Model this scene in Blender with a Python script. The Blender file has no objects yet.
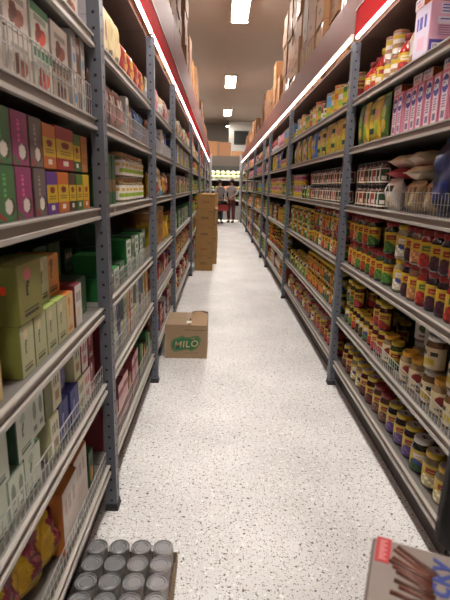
import bpy, math, random
from math import sin, cos, pi, radians as R
from mathutils import Matrix, Vector
random.seed(7)
C = bpy.context.scene.collection

# ------------------------------------------------------------------ materials
def lin(c):
    c = c / 255.0
    return c / 12.92 if c <= 0.04045 else ((c + 0.055) / 1.055) ** 2.4
MATS = {}
def M(rgb, rough=0.5, metal=0.0, var=0.10, scale=18.0, coat=0.0, spec=0.5):
    key = (tuple(rgb), rough, metal, var, scale, coat)
    if key in MATS:
        return MATS[key]
    m = bpy.data.materials.new('paint_%d_%d_%d' % tuple(rgb)); m.use_nodes = True
    nt = m.node_tree; b = nt.nodes['Principled BSDF']
    b.inputs['Roughness'].default_value = rough; b.inputs['Metallic'].default_value = metal
    b.inputs['Coat Weight'].default_value = coat
    b.inputs['Specular IOR Level'].default_value = spec
    c = [lin(x) for x in rgb]
    if var > 0:
        tc = nt.nodes.new('ShaderNodeTexCoord'); n = nt.nodes.new('ShaderNodeTexNoise')
        n.inputs['Scale'].default_value = scale; n.inputs['Detail'].default_value = 3
        mx = nt.nodes.new('ShaderNodeMix'); mx.data_type = 'RGBA'
        mx.inputs[6].default_value = [x * (1 - var) for x in c] + [1]
        mx.inputs[7].default_value = [min(1, x * (1 + var)) for x in c] + [1]
        nt.links.new(tc.outputs['Object'], n.inputs['Vector'])
        nt.links.new(n.outputs['Fac'], mx.inputs[0])
        nt.links.new(mx.outputs[2], b.inputs['Base Color'])
    else:
        b.inputs['Base Color'].default_value = c + [1]
    MATS[key] = m
    return m
def EM(rgb, s, key):
    if key in MATS: return MATS[key]
    m = bpy.data.materials.new(key); m.use_nodes = True
    nt = m.node_tree; b = nt.nodes['Principled BSDF']
    b.inputs['Base Color'].default_value = (.9, .9, .9, 1)
    b.inputs['Emission Color'].default_value = [lin(x) for x in rgb] + [1]
    b.inputs['Emission Strength'].default_value = s
    MATS[key] = m
    return m
def floor_mat():
    m = bpy.data.materials.new('speckled_vinyl'); m.use_nodes = True
    nt = m.node_tree; N = nt.nodes; L = nt.links; b = N['Principled BSDF']
    tc = N.new('ShaderNodeTexCoord')
    base = N.new('ShaderNodeTexNoise'); base.inputs['Scale'].default_value = 1.7; base.inputs['Detail'].default_value = 5
    br = N.new('ShaderNodeValToRGB')
    br.color_ramp.elements[0].position = .3; br.color_ramp.elements[0].color = (.66, .66, .665, 1)
    br.color_ramp.elements[1].position = .65; br.color_ramp.elements[1].color = (.84, .84, .845, 1)
    L.new(tc.outputs['Object'], base.inputs['Vector']); L.new(base.outputs['Fac'], br.inputs[0])
    prev = br.outputs[0]
    for sc, lo, hi, col in ((62, .655, .70, (.07, .065, .06, 1)), (135, .62, .68, (.20, .19, .18, 1)), (75, .66, .70, (.33, .26, .19, 1)), (48, .64, .69, (.9, .9, .88, 1))):
        n = N.new('ShaderNodeTexNoise'); n.inputs['Scale'].default_value = sc; n.inputs['Detail'].default_value = 1.0
        mp = N.new('ShaderNodeMapping'); mp.inputs['Location'].default_value = (sc, sc * .3, 2)
        L.new(tc.outputs['Object'], mp.inputs[0]); L.new(mp.outputs[0], n.inputs['Vector'])
        r = N.new('ShaderNodeValToRGB'); r.color_ramp.elements[0].position = lo; r.color_ramp.elements[1].position = hi
        L.new(n.outputs['Fac'], r.inputs[0])
        mx = N.new('ShaderNodeMix'); mx.data_type = 'RGBA'; mx.inputs[7].default_value = col
        L.new(r.outputs[0], mx.inputs[0]); L.new(prev, mx.inputs[6]); prev = mx.outputs[2]
    # long scuffs of trodden dirt
    mp = N.new('ShaderNodeMapping'); mp.inputs['Scale'].default_value = (9, 1.2, 1)
    n = N.new('ShaderNodeTexNoise'); n.inputs['Scale'].default_value = 2.2; n.inputs['Detail'].default_value = 8; n.inputs['Distortion'].default_value = 1.2
    r = N.new('ShaderNodeValToRGB'); r.color_ramp.elements[0].position = .62; r.color_ramp.elements[1].position = .82
    L.new(tc.outputs['Object'], mp.inputs[0]); L.new(mp.outputs[0], n.inputs['Vector']); L.new(n.outputs['Fac'], r.inputs[0])
    mul = N.new('ShaderNodeMath'); mul.operation = 'MULTIPLY'; mul.inputs[1].default_value = .45; L.new(r.outputs[0], mul.inputs[0])
    mx = N.new('ShaderNodeMix'); mx.data_type = 'RGBA'; mx.inputs[7].default_value = (.33, .30, .27, 1)
    L.new(mul.outputs[0], mx.inputs[0]); L.new(prev, mx.inputs[6])
    L.new(mx.outputs[2], b.inputs['Base Color'])
    b.inputs['Roughness'].default_value = .42; b.inputs['Specular IOR Level'].default_value = .35
    return m
def film_mat():
    m = bpy.data.materials.new('clear_film'); m.use_nodes = True
    nt = m.node_tree; N = nt.nodes; N.remove(N['Principled BSDF'])
    t = N.new('ShaderNodeBsdfTransparent'); g = N.new('ShaderNodeBsdfGlossy'); g.inputs['Roughness'].default_value = .18
    x = N.new('ShaderNodeMixShader'); x.inputs[0].default_value = .07
    nt.links.new(t.outputs[0], x.inputs[1]); nt.links.new(g.outputs[0], x.inputs[2])
    nt.links.new(x.outputs[0], N['Material Output'].inputs[0])
    return m

# ------------------------------------------------------------------ mesh builder
class MB:
    def __init__(s): s.v = []; s.f = []; s.mi = []; s.ms = []; s.sm = []
    def mat(s, m):
        if m not in s.ms: s.ms.append(m)
        return s.ms.index(m)
    def add(s, vs, fs, m, smooth=False):
        o = len(s.v); s.v += [tuple(p) for p in vs]
        i = s.mat(m) if not isinstance(m, list) else None
        for k, f in enumerate(fs):
            s.f.append(tuple(o + a for a in f))
            s.mi.append(i if i is not None else s.mat(m[k])); s.sm.append(smooth)
    def box(s, x0, x1, y0, y1, z0, z1, m):
        s.add([(x0,y0,z0),(x1,y0,z0),(x1,y1,z0),(x0,y1,z0),(x0,y0,z1),(x1,y0,z1),(x1,y1,z1),(x0,y1,z1)],
              [(3,2,1,0),(4,5,6,7),(0,1,5,4),(1,2,6,5),(2,3,7,6),(3,0,4,7)], m)
    def cbox(s, w, d, h, m, c=.0025, z=0, top=None, side=None):
        # carton with softened edges; origin at base centre
        def ring(i, zz):
            a, b = w/2 - i, d/2 - i
            return [(-a+c,-b,zz),(a-c,-b,zz),(a,-b+c,zz),(a,b-c,zz),(a-c,b,zz),(-a+c,b,zz),(-a,b-c,zz),(-a,-b+c,zz)]
        vs = ring(c, z) + ring(0, z+c) + ring(0, z+h-c) + ring(c, z+h)
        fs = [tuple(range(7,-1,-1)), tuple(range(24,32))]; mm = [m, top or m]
        for r in range(3):
            for k in range(8):
                fs.append((r*8+k, r*8+(k+1)%8, (r+1)*8+(k+1)%8, (r+1)*8+k))
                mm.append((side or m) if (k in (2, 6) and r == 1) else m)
        s.add(vs, fs, mm)
    def grid(s, fn, nu, nv, art, smooth=False):
        vs = [fn(i/nu, j/nv) for j in range(nv+1) for i in range(nu+1)]
        fs = []; mm = []
        for j in range(nv):
            for i in range(nu):
                a = j*(nu+1)+i
                fs.append((a, a+1, a+nu+2, a+nu+1)); mm.append(art((i+.5)/nu, (j+.5)/nv))
        s.add(vs, fs, mm, smooth)
    def lathe(s, prof, seg, m, smooth=True, cx=0, cy=0):
        vs = []; n = len(prof)
        for r, z in prof:
            for k in range(seg):
                a = 2*pi*k/seg; vs.append((cx+r*cos(a), cy+r*sin(a), z))
        fs = []
        mm = m if isinstance(m, list) else [m]*(n-1)
        ml = []
        for j in range(n-1):
            for k in range(seg):
                fs.append((j*seg+k, j*seg+(k+1)%seg, (j+1)*seg+(k+1)%seg, (j+1)*seg+k)); ml.append(mm[j])
        s.add(vs, fs, ml, smooth)
    def tube(s, p, q, r, m, seg=5):
        p = Vector(p); q = Vector(q); d = (q-p); L = d.length; d.normalize()
        a = d.orthogonal().normalized(); b = d.cross(a)
        vs = [tuple(p + r*(cos(2*pi*k/seg)*a + sin(2*pi*k/seg)*b)) for k in range(seg)] + [tuple(q + r*(cos(2*pi*k/seg)*a + sin(2*pi*k/seg)*b)) for k in range(seg)]
        fs = [(k, (k+1)%seg, seg+(k+1)%seg, seg+k) for k in range(seg)] + [tuple(range(seg-1,-1,-1)), tuple(range(seg,2*seg))]
        s.add(vs, fs, m, seg > 6)
    def ball(s, c, r, m, seg=10, rings=6, sq=(1,1,1), wob=0, ph=0):
        vs = [(c[0], c[1], c[2]-r*sq[2])]
        for j in range(1, rings):
            t = -pi/2 + pi*j/rings
            for k in range(seg):
                a = 2*pi*k/seg; rr = r*(1+wob*sin(3*a+ph+2*t)*cos(5*t+ph))
                vs.append((c[0]+rr*cos(t)*cos(a)*sq[0], c[1]+rr*cos(t)*sin(a)*sq[1], c[2]+rr*sin(t)*sq[2]))
        vs.append((c[0], c[1], c[2]+r*sq[2])); n = len(vs)
        fs = [(0, 1+(k+1)%seg, 1+k) for k in range(seg)]
        for j in range(rings-2):
            for k in range(seg):
                a = 1+j*seg; fs.append((a+k, a+(k+1)%seg, a+seg+(k+1)%seg, a+seg+k))
        a = 1+(rings-2)*seg
        fs += [(a+k, a+(k+1)%seg, n-1) for k in range(seg)]
        s.add(vs, fs, m, True)
    def merge(s, o, mtx=None):
        off = len(s.v)
        s.v += [tuple(mtx @ Vector(p)) for p in o.v] if mtx else o.v
        mp = [s.mat(m) for m in o.ms]
        s.f += [tuple(off+a for a in f) for f in o.f]; s.mi += [mp[i] for i in o.mi]; s.sm += o.sm
    def mesh(s, name):
        me = bpy.data.meshes.new(name); me.from_pydata(s.v, [], s.f)
        for m in s.ms: me.materials.append(m)
        me.polygons.foreach_set('material_index', s.mi); me.polygons.foreach_set('use_smooth', s.sm)
        me.update(); return me
    def build(s, name, parent=None, loc=(0,0,0), rz=0):
        return link(name, s.mesh(name), parent, loc, rz)
def link(name, me, parent=None, loc=(0,0,0), rz=0):
    o = bpy.data.objects.new(name, me); C.objects.link(o); o.location = loc; o.rotation_euler = (0,0,rz)
    if parent: o.parent = parent
    return o
def tag(o, label, cat, group=None, kind=None):
    n = len(label.split()); assert 4 <= n <= 16, (n, label)
    o['label'] = label; o['category'] = cat
    if group: o['group'] = group
    if kind: o['kind'] = kind
    return o
def struct(o): o['kind'] = 'structure'; return o
def empty(name, loc=(0,0,0), rz=0):
    return link(name, None, None, loc, rz)
FONTC = {}
def text_mb(t, size, m, shear=0, bold=0.0, depth=.0004, space=1.0):
    k = (t, size, shear, bold, depth, m.name)
    if k in FONTC: return FONTC[k]
    cu = bpy.data.curves.new('lettering', 'FONT'); cu.body = t; cu.size = size; cu.align_x = 'CENTER'; cu.align_y = 'CENTER'
    cu.shear = shear; cu.space_character = space; cu.offset = bold; cu.extrude = depth; cu.resolution_u = 2
    o = bpy.data.objects.new('lettering', cu); C.objects.link(o)
    me = bpy.data.meshes.new_from_object(o.evaluated_get(bpy.context.evaluated_depsgraph_get()))
    mb = MB(); mb.add([tuple(v.co) for v in me.vertices], [tuple(p.vertices) for p in me.polygons], m)
    bpy.data.objects.remove(o); bpy.data.curves.remove(cu); bpy.data.meshes.remove(me)
    FONTC[k] = mb
    return mb
FRONT = Matrix.Rotation(pi/2, 4, 'X')          # lettering laid flat -> stands on a -Y face

# ------------------------------------------------------------------ camera geometry and shared dimensions
YV = Vector((220.5-225, -(186-300), -480)).normalized()
Zn = -Vector((182-225, -(2343-300), -480)); Zn = (Zn - Zn.dot(YV)*YV).normalized()
XV = YV.cross(Zn)
RW = Matrix((XV, YV, Zn))
cam = bpy.data.cameras.new('camera'); co = bpy.data.objects.new('camera', cam); C.objects.link(co)
co.matrix_world = Matrix.Translation((0, 0, 1.4)) @ RW.to_4x4()
cam.lens = 28.8; cam.sensor_width = 36; cam.sensor_fit = 'AUTO'; cam.clip_start = .02
cam.dof.use_dof = True; cam.dof.focus_distance = 4.0; cam.dof.aperture_fstop = 6.5
bpy.context.scene.camera = co

LBAYS = [(.42,1.85),(1.85,3.26),(3.26,4.68),(4.68,7.5),(7.5,10.35),(10.35,13.2),(13.2,16.0),(16.0,19.3)]
RBAYS = [(.46,3.27),(3.27,6.05),(6.05,8.5),(8.5,9.7),(9.7,12.3),(12.3,15.3),(15.3,19.3)]
LZ = [.225,.60,.922,1.31,1.63,1.905]
RZ = [.19,.515,.905,1.295,1.66,1.955]
XL, XR = -.455, .842             # shelf fronts
ORD = ['first','second','third','fourth','fifth','sixth','seventh','eighth','ninth','tenth','eleventh','twelfth','thirteenth','fourteenth','fifteenth','sixteenth','seventeenth','eighteenth','nineteenth','twentieth'] + ['%dth' % k for k in range(21,80)]
SHELFW = ['bottom','second','third','fourth','fifth','top']
def bayword(side, b): return (['nearest','second','third','fourth','fifth','sixth','seventh','eighth'][b]) + (' left' if side < 0 else ' right') + ' bay'

# ------------------------------------------------------------------ room
steel = M((104,108,118), .45, .35, .08, 6)
foot_m = M((45,45,50), .6)
shelf_m = M((120,116,112), .5, .3, .12, 5)
under_m = M((112,104,98), .6, .1, .15, 4)
lip_m = M((182,177,170), .4, .1, .08, 8)
groove_m = M((128,116,106), .5, .0, .12, 8)
wire_m = M((190,190,188), .35, .7, 0)
kick_m = M((62,50,44), .7, 0, .3, 9)
back_m = M((62,58,56), .8, 0, .2, 4)

b = MB(); b.add([(-4,-4,0),(4.5,-4,0),(4.5,23.5,0),(-4,23.5,0),(-4,-4,-.05),(4.5,-4,-.05),(4.5,23.5,-.05),(-4,23.5,-.05)],
    [(0,1,2,3),(7,6,5,4),(0,4,5,1),(1,5,6,2),(2,6,7,3),(3,7,4,0)], floor_mat()); struct(b.build('floor'))
ceil_m = M((186,172,160), .85, 0, .10, .6)
wall_m = M((150,140,130), .85, 0, .10, .8)
ZC = 4.2
b = MB(); b.box(-4,4.5,-4,23.5,ZC,ZC+.1,ceil_m); struct(b.build('ceiling'))
b = MB(); b.box(-4.1,-4,-4,23.5,0,ZC,wall_m); struct(b.build('wall_left'))
b = MB(); b.box(4.5,4.6,-4,23.5,0,ZC,wall_m); struct(b.build('wall_right'))
b = MB(); b.box(-4,4.5,-4.1,-4,0,ZC,wall_m); struct(b.build('wall_front'))
b = MB(); b.box(-4,4.5,23.4,23.5,0,ZC,M((140,130,122), .85, 0, .1, .8)); struct(b.build('wall_back'))
white_w = M((225,224,220), .8, 0, .04, 2)
b = MB(); b.box(.33,4.45,22.5,23.35,2.0,ZC-.01,white_w); struct(b.build('wall_partition'))
b = MB(); fm = M((70,70,72), .5)
b.box(.56,1.25,22.42,22.495,3.22,3.80,fm)
w = struct(b.build('window_1'))
b = MB(); b.box(.60,1.21,22.412,22.419,3.26,3.76,M((58,60,60), .12)); b.build('pane', w)
for x0, x1, nm in ((-.47,-.35,'trim_1'),(.735,.86,'trim_2')):
    b = MB(); b.box(x0,x1,19.36,19.5,0,ZC-.01 if x0 > 9 else 2.6,M((176,176,182), .5)); b.box(x0-.02,x1+.02,19.34,19.52,0,.02,foot_m); struct(b.build(nm))

# ------------------------------------------------------------------ lamps: those seen, plus unseen ceiling lights added for brightness
tube_w = EM((255,240,232), 5.0, 'tube_glow')
def strip_light(x, y0, y1, side, red, label):
    e = empty('strip_light', (x, (y0+y1)/2, 2.30)); L = (y1-y0)/2 - .01
    b = MB(); b.box(-.009,.009,-L,L,.022,.034,M((215,212,206), .5)); b.build('housing', e)
    b = MB(); prof = [(-.007,.0215),(-.008,.008),(-.005,.002),(.005,.002),(.008,.008),(.007,.0215)]
    vs = [(p[0],-L,p[1]) for p in prof] + [(p[0],L,p[1]) for p in prof]
    b.add(vs, [(k,k+1,7+k,6+k) for k in range(5)] + [(5,0,6,11),(5,4,3,2,1,0),(6,7,8,9,10,11)], tube_w); b.build('diffuser', e)
    for t in (-L, L-.012):
        b = MB(); b.box(-.010,.010,t-.001,t+.013,.000,.035,M((225,220,214), .5)); b.build('end_cap', e)
    tag(e, label, 'light', 'shelf strip lights')
for i, (y0, y1) in enumerate(LBAYS):
    strip_light(-.4435, y0, y1, -1, True, 'glowing strip light along the red board above the ' + bayword(-1, i))
for i, (y0, y1) in enumerate(RBAYS):
    strip_light(.8285 if y1 < 3.4 else .8055, y0, y1, 1, y1 < 3.4, 'glowing strip light along the board above the ' + bayword(1, i))
ceil_glow = EM((255,246,236), 34.0, 'ceiling_glow')
CL = [(.27,8.37,'nearest of the row'),(.22,13.96,'second of the row'),(.22,19.5,'farthest of the row'),(.22,2.3,'added unseen overhead near the camera'),(.22,-2.4,'added unseen behind the camera')] + [(x, y, 'added unseen, %s over the %s aisle' % (n, a)) for x, a in ((-2.5,'next left'),(3.2,'next right')) for y, n in ((2.3,'nearest'),(7.6,'second'),(13.3,'third'),(18.6,'farthest'))]
for x, y, wd in CL:
    e = empty('ceiling_light', (x, y, ZC))
    b = MB(); b.box(-.16,.16,-.74,.74,-.02,-.001,M((220,215,205), .5)); b.box(-.16,.16,-.74,-.72,-.075,-.02,M((220,215,205), .5)); b.box(-.16,.16,.72,.74,-.075,-.02,M((220,215,205), .5)); b.build('housing', e)
    b = MB(); b.box(-.14,-.131,-.719,.719,-.066,-.021,M((220,215,205), .5)); b.box(.131,.14,-.719,.719,-.066,-.021,M((220,215,205), .5)); b.build('rim', e); b = MB(); pr = [(-.130,-.030),(-.128,-.066),(-.11,-.078),(.11,-.078),(.128,-.066),(.130,-.030)]
    b.add([(p[0],-.718,p[1]) for p in pr]+[(p[0],.718,p[1]) for p in pr], [(k,k+1,7+k,6+k) for k in range(5)]+[(5,0,6,11),(5,4,3,2,1,0),(6,7,8,9,10,11)], ceil_glow); b.build('diffuser', e)
    tag(e, 'long box-shaped fluorescent ceiling light, ' + wd, 'ceiling light', 'ceiling lights')
e = empty('flood_light', (.27, 22.2, 3.98))
b = MB(); b.lathe([(0,.06),(.05,.06),(.08,-.02),(.0,-.02)],12,M((90,90,90),.5)); b.tube((0,0,.06),(0,0,.21),.015,M((90,90,90),.5)); b.build('housing', e)
b = MB(); b.lathe([(0,-.05),(.04,-.045),(.07,-.021)],12,EM((255,244,225), 40, 'spot_glow')); b.build('bulb', e)
tag(e, 'small bright spot lamp below the ceiling beside the white wall', 'light')

# ------------------------------------------------------------------ fascia boards and decks over the racks
acryl = bpy.data.materials.new('red_acrylic'); acryl.use_nodes = True
_n = acryl.node_tree.nodes; _l = acryl.node_tree.links
_t = _n.new('ShaderNodeBsdfTranslucent'); _t.inputs[0].default_value = (.85, .06, .07, 1); _x = _n.new('ShaderNodeMixShader'); _x.inputs[0].default_value = .6
_p = _n['Principled BSDF']; _p.inputs['Base Color'].default_value = (.62, .03, .04, 1); _p.inputs['Roughness'].default_value = .6; _p.inputs['Specular IOR Level'].default_value = .12
_l.new(_p.outputs[0], _x.inputs[1]); _l.new(_t.outputs[0], _x.inputs[2]); _l.new(_x.outputs[0], _n['Material Output'].inputs[0])
maroon = M((112,44,42), .55, 0, .10, 2)
brown_f = M((120,62,52), .55, 0, .10, 2)
def fascia(side, y0, y1, top, mat, red, label):
    x = -.43 if side < 0 else .815
    e = empty('fascia_board', (x, (y0+y1)/2, 2.34)); L = (y1-y0)/2 - .002
    s = -1 if side < 0 else 1
    lo, hi = sorted((0, s*.02))
    zr = .13 if red else 0.0
    b = MB(); b.box(lo,hi,-L,L,zr,top-2.34,mat); b.build('board', e)
    if red:
        b = MB(); b.box(*sorted((s*.001,s*.0035)),-L,L,-.024,zr-.001,acryl); b.box(*sorted((-s*.004,0)),-L,L,zr-.008,zr-.002,lip_m); b.build('red_trim', e)
    tag(e, label, 'board', 'fascia boards over the shelves')
for i, (y0, y1) in enumerate(LBAYS): fascia(-1, y0, y1, 2.80, maroon, True, 'dark red fascia board with bright red trim above the ' + bayword(-1, i))
for i, (y0, y1) in enumerate(RBAYS): fascia(1, y0, y1, 2.60, maroon if i < 1 else brown_f, i == 0, ('maroon fascia board with red trim above the ' if i == 0 else 'brownish red fascia board above the ') + bayword(1, i))

# ------------------------------------------------------------------ racks
def post_mb(side, h=2.29):
    b = MB(); s = -1 if side < 0 else 1; W = .046; p = .0508; hw = .0055; t = .0025
    def strip(u0, u1, z0, z1, face):
        if face == 0: b.box(*sorted((s*u0, s*u1)), 0, t, z0, z1, steel)
        else: b.box(*sorted((0, s*t)), u0, u1, z0, z1, steel)
    for face, wd in ((0, W), (1, .055)):
        c = wd/2
        strip(0 if face == 0 else t, c-hw, .012, h, face); strip(c+hw, wd, .012, h, face)
        z = .012; k = 0
        while z < h - .03:
            z1 = min(.03 + p*k + .012, h); strip(c-hw, c+hw, z, z1, face); z = z1 + 2*hw; k += 1
        strip(c-hw, c+hw, z, h, face)
    hole_shade = M((40,40,44), .8)
    b.box(*sorted((s*.006, s*(W-.004))), t+.0008, t+.002, .014, h-.004, hole_shade); b.box(*sorted((s*(t+.0008), s*(t+.002))), .006, .050, .014, h-.004, hole_shade)  # dark backing added behind the holes to stand in for their shade
    return b
POSTM = {}
def post(side, y, parent, ox, oy):
    if side not in POSTM:
        ft = MB(); s = -1 if side < 0 else 1
        ft.box(*sorted((-s*.006, s*.052)), -.006, .062, 0, .008, foot_m); ft.box(*sorted((-s*.003, s*.049)), -.003, .003, .008, .03, foot_m); ft.box(*sorted((-s*.003, s*.0)), .0, .058, .008, .03, foot_m)
        POSTM[side] = (post_mb(side).mesh('post'), ft.mesh('foot'))
    o = link('post', POSTM[side][0], parent, (ox, oy, 0)); link('foot', POSTM[side][1], o)
def rail_mb(side, L, top):
    # front rail: folded lip, recessed ticket groove and bright lower lip; local x=0 at shelf front, shelf goes to +s
    b = MB(); s = -1 if side < 0 else 1
    def bx(u0, u1, z0, z1, m): b.box(*sorted((s*u0, s*u1)), -L, L, z0, z1, m)
    bx(-.004,.012,-.006,.0,lip_m); bx(.003,.010,-.030,-.006,groove_m); bx(-.006,.012,-.042,-.030,lip_m)
    return b
def wire_mb(side, y0, y1, h):
    b = MB(); s = -1 if side < 0 else 1; u = s*.008
    for z in (.004, h): b.tube((u,y0,z),(u,y1,z),.0022,wire_m,4)
    b.tube((u,y0,h*.55),(u,y1,h*.55),.0014,wire_m,4)
    n = max(2, int((y1-y0)/.028))
    for k in range(n+1):
        y = y0+(y1-y0)*k/n; b.tube((u,y,.0),(u,y,h),.0016,wire_m,4)
    return b
WIRES = {(-1,0,4):(.6,1.82,.105),(-1,0,1):(.6,1.82,.085),(-1,0,0):(.6,1.82,.075),(-1,1,4):(1.92,3.2,.10),(-1,1,2):(1.95,3.2,.085),(-1,1,1):(1.92,3.2,.105),(-1,1,0):(1.92,3.2,.12),
         (1,0,3):(1.70,2.5,.095),(1,0,1):(1.5,2.47,.085),(-1,2,1):(3.33,4.6,.09),(-1,2,4):(3.33,4.6,.09)}
DEPTH = .52
def rack(side, b, y0, y1, zs):
    s = -1 if side < 0 else 1; x = -.43 if s < 0 else .815; ym = (y0+y1)/2; L = (y1-y0)/2
    e = empty('shelving_rack', (x, ym, 0))
    post(side, y0, e, 0, -L)
    if (side < 0 and b == len(LBAYS)-1) or (side > 0 and b == len(RBAYS)-1): post(side, y1, e, 0, L-.06)
    for k, z in enumerate(zs):
        xo = s*.025
        m = MB(); m.box(*sorted((s*.010, s*DEPTH)), -L+.004, L-.004, -.028, 0, shelf_m)
        sh = m.build('shelf', e, (xo, 0, z))
        rail_mb(side, L-.05, z).build('price_rail', sh, (0, .05, 0)) if False else rail_mb(side, L-.004, z).build('price_rail', sh)
        w = WIRES.get((side, b, k))
        if w: wire_mb(side, w[0]-ym, w[1]-ym, w[2]).build('wire_guard', sh)
        if b < 2 and k in (1, 2, 3):
            for q in range(1):
                yy = -L*.8 + (q+random.random()*.8)*L*.5; m = MB(); m.box(*sorted((s*-.0005, s*.0035)), yy, yy+.05, -.030, -.007, M((160,150,140), .5)); m.build('price_ticket', sh)
    m = MB(); m.box(*sorted((s*(.025+DEPTH+.006), s*(.025+DEPTH+.016))), -L+.003, L-.003, .02, 2.30, back_m); m.build('back_panel', e)
    m = MB(); m.box(*sorted((s*.075, s*.085)), -L+.003, L-.003, .0, zs[0]-.045, kick_m); m.build('kick_plate', e)
    m = MB(); m.box(*sorted((s*.06, s*(.025+DEPTH+.016))), -L+.003, L-.003, 2.315, 2.335, M((104,76,64), .7)); m.build('top_deck', e)
    tag(e, 'grey slotted-angle shelving rack with six stocked shelves, ' + bayword(side, b), 'shelving rack', 'shelving racks along the aisle')
for i, (y0, y1) in enumerate(LBAYS): rack(-1, i, y0, y1, LZ)
for i, (y0, y1) in enumerate(RBAYS): rack(1, i, y0, y1, RZ)

# ------------------------------------------------------------------ products: one maker per kind of package
LOOKS = {}
class Look:
    def __init__(s, key, kind, name, phrase, w, d, h, fn):
        if len(phrase.split()) > 7: print('LONG', phrase)
        s.key, s.kind, s.name, s.phrase, s.w, s.d, s.h, s.fn = key, kind, name, phrase, w, d, h, fn
        s.cache = {}; LOOKS[key] = s
    def parts(s, q):
        if q not in s.cache: s.cache[q] = s.fn(q)
        return s.cache[q]
    def meshes(s, q):
        k = ('m', q)
        if k not in s.cache:
            pp = s.parts(q)
            if q == 2: s.cache[k] = [(n, mb.mesh(n)) for n, mb in pp]
            else:
                a = MB()
                for n, mb in pp: a.merge(mb)
                s.cache[k] = [(pp[0][0], a.mesh(pp[0][0]))]
        return s.cache[k]
P = lambda rgb, r=.5, **k: M(rgb, r, **k)
K = {'yellow':(196,164,44),'red':(144,40,38),'dred':(120,24,26),'green':(66,104,48),'dgreen':(28,62,34),'blue':(52,72,150),'navy':(34,38,84),'white':(214,208,200),'cream':(206,190,150),
     'purple':(88,64,120),'dpurple':(48,26,34),'burg':(84,22,30),'brown':(104,70,46),'tan':(160,122,82),'olive':(122,118,56),'orange':(184,100,40),'pink':(222,140,170),'hpink':(140,58,98),'grey':(120,110,106),
     'black':(32,30,30),'lime':(140,172,50),'kraft':(158,116,64),'sky':(96,160,210),'metal':(190,186,180),'teal':(70,150,150),'gold':(200,150,40),'rose':(196,96,104)}
def col(c): return K[c] if isinstance(c, str) else c
def shade(c, f): return tuple(max(0, min(255, int(x*f))) for x in col(c))

# --- art for labels and fronts: u,v in 0..1 -> material
def a_plain(c): m = P(col(c)); return lambda u, v: m
def a_polish(top, pic, mark='red', band=None):
    t, p, k = P(col(top),.45), P(col(pic),.5), P(col(mark),.45); p2 = P(shade(pic,1.35),.5); bd = P(col(band),.45) if band else None
    def f(u, v):
        u2 = (u*2) % 1.0
        edge = .50 + .18*sin(u2*pi*1.1+.6) - .15
        if bd and edge-.16 < v < edge+.05 and .2 < u2 < .75: return bd
        if v > edge:
            if .62 < v < .84 and .16 < u2 < .84 and not (.70 < v < .74 and .3 < u2 < .7): return k
            return t
        return p2 if (int(u2*6)+int(v*7)) % 3 == 0 else p
    return f
def a_frame(edge, inner, pic):
    e, n, p = P(col(edge)), P(col(inner)), P(col(pic))
    def f(u, v):
        u2 = (u*2) % 1
        if u2 < .14 or u2 > .86 or v < .1 or v > .92: return e
        if .2 < v < .45 and .3 < u2 < .7: return p
        return n
    return f
def a_leaf(bg, leaf):
    e, n, t = P(col(bg)), P(col(leaf)), P(K['grey'])
    return lambda u, v: n if ((((u*2)%1)-.5)**2/.08+(v-.62)**2/.05) < 1 else (t if .16 < v < .26 and .25 < (u*2)%1 < .75 else e)
def a_band(c1, mid, c2, dot='dred'):
    m1, m2, m3, d, i = P(col(c1)), P(col(mid)), P(col(c2)), P(col(dot)), P(K['white'])
    def f(u, v):
        if v > .70: return m1
        if v < .26:
            return i if .35 < u < .65 and .08 < v < .2 else m3
        if (u-.5)**2/.05+(v-.58)**2/.007 < 1: return d
        if .32 < v < .44 and .2 < u < .8 and int(v*32) % 2: return P(shade(mid,.6))
        return m2
    return f
def a_cup(bg, flip=False):
    b, w, br, t, st = P(col(bg)), P((214,208,196)), P((70,48,38)), P(shade(bg,1.6)), P(K['red'] if col(bg) != K['hpink'] else K['green'])
    def f(u, v):
        if flip: v = 1-v
        x, y = u-.58, v-.26
        if x*x/.045+y*y/.020 < 1: return w
        if (x-.12)**2/.05+(y-.0)**2/.026 < 1: return br
        if v < .2 and u < .4 and abs(v+.35*u-.14) < .05: return st
        if .34 < u < .50 and .45 < v < .86 and int(v*30) % 3: return t
        return b
    return f
def a_date(bg, fruit, trim=None):
    b, f1, f2, t, l = P(col(bg)), P(col(fruit)), P(shade(fruit,1.5)), P(col(trim or bg)), P(shade(bg,.72))
    def f(u, v):
        for cx, cy, r in ((.38,.42,.16),(.66,.34,.15),(.52,.22,.14),(.3,.25,.12)):
            if (u-cx)**2+(v-cy)**2*.8 < r*r: return f1 if cx < .5 else f2
        if trim and v > .8: return t
        if .62 < v < .76 and .15 < u < .85: return l
        return b
    return f
def a_tea(bg, dark, flower='rose'):
    b, d, fl = P(col(bg)), P(col(dark)), P(col(flower))
    def f(u, v):
        if (u-.4)**2+(v-.82)**2*2.2 < .025: return fl
        if abs(u-.42-.08*sin(v*9)) < .05 and .45 < v < .7: return d
        if .08 < v < .2 and int(v*38) % 2 and .2 < u < .8: return d
        return b
    return f
def a_text(bg, ink, acc):
    b, i, a = P(col(bg)), P(col(ink)), P(col(acc))
    def f(u, v):
        if .60 < v < .82 and .15 < u < .85 and int(u*11) % 3: return i
        if .2 < v < .45 and .25 < u < .75: return a
        return b
    return f
def a_snack(bg, c2, c3):
    b, i, a = P(col(bg),.3), P(col(c2),.3), P(col(c3),.3)
    def f(u, v):
        if (u-.5)**2/.09+(v-.64)**2/.022 < 1: return i
        if (u-.55)**2/.07+(v-.3)**2/.028 < 1: return a
        return b
    return f
def a_stripes(cs, n=5):
    ms = [P(col(c)) for c in cs]
    return lambda u, v: ms[int(v*n) % len(ms)]

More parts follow.
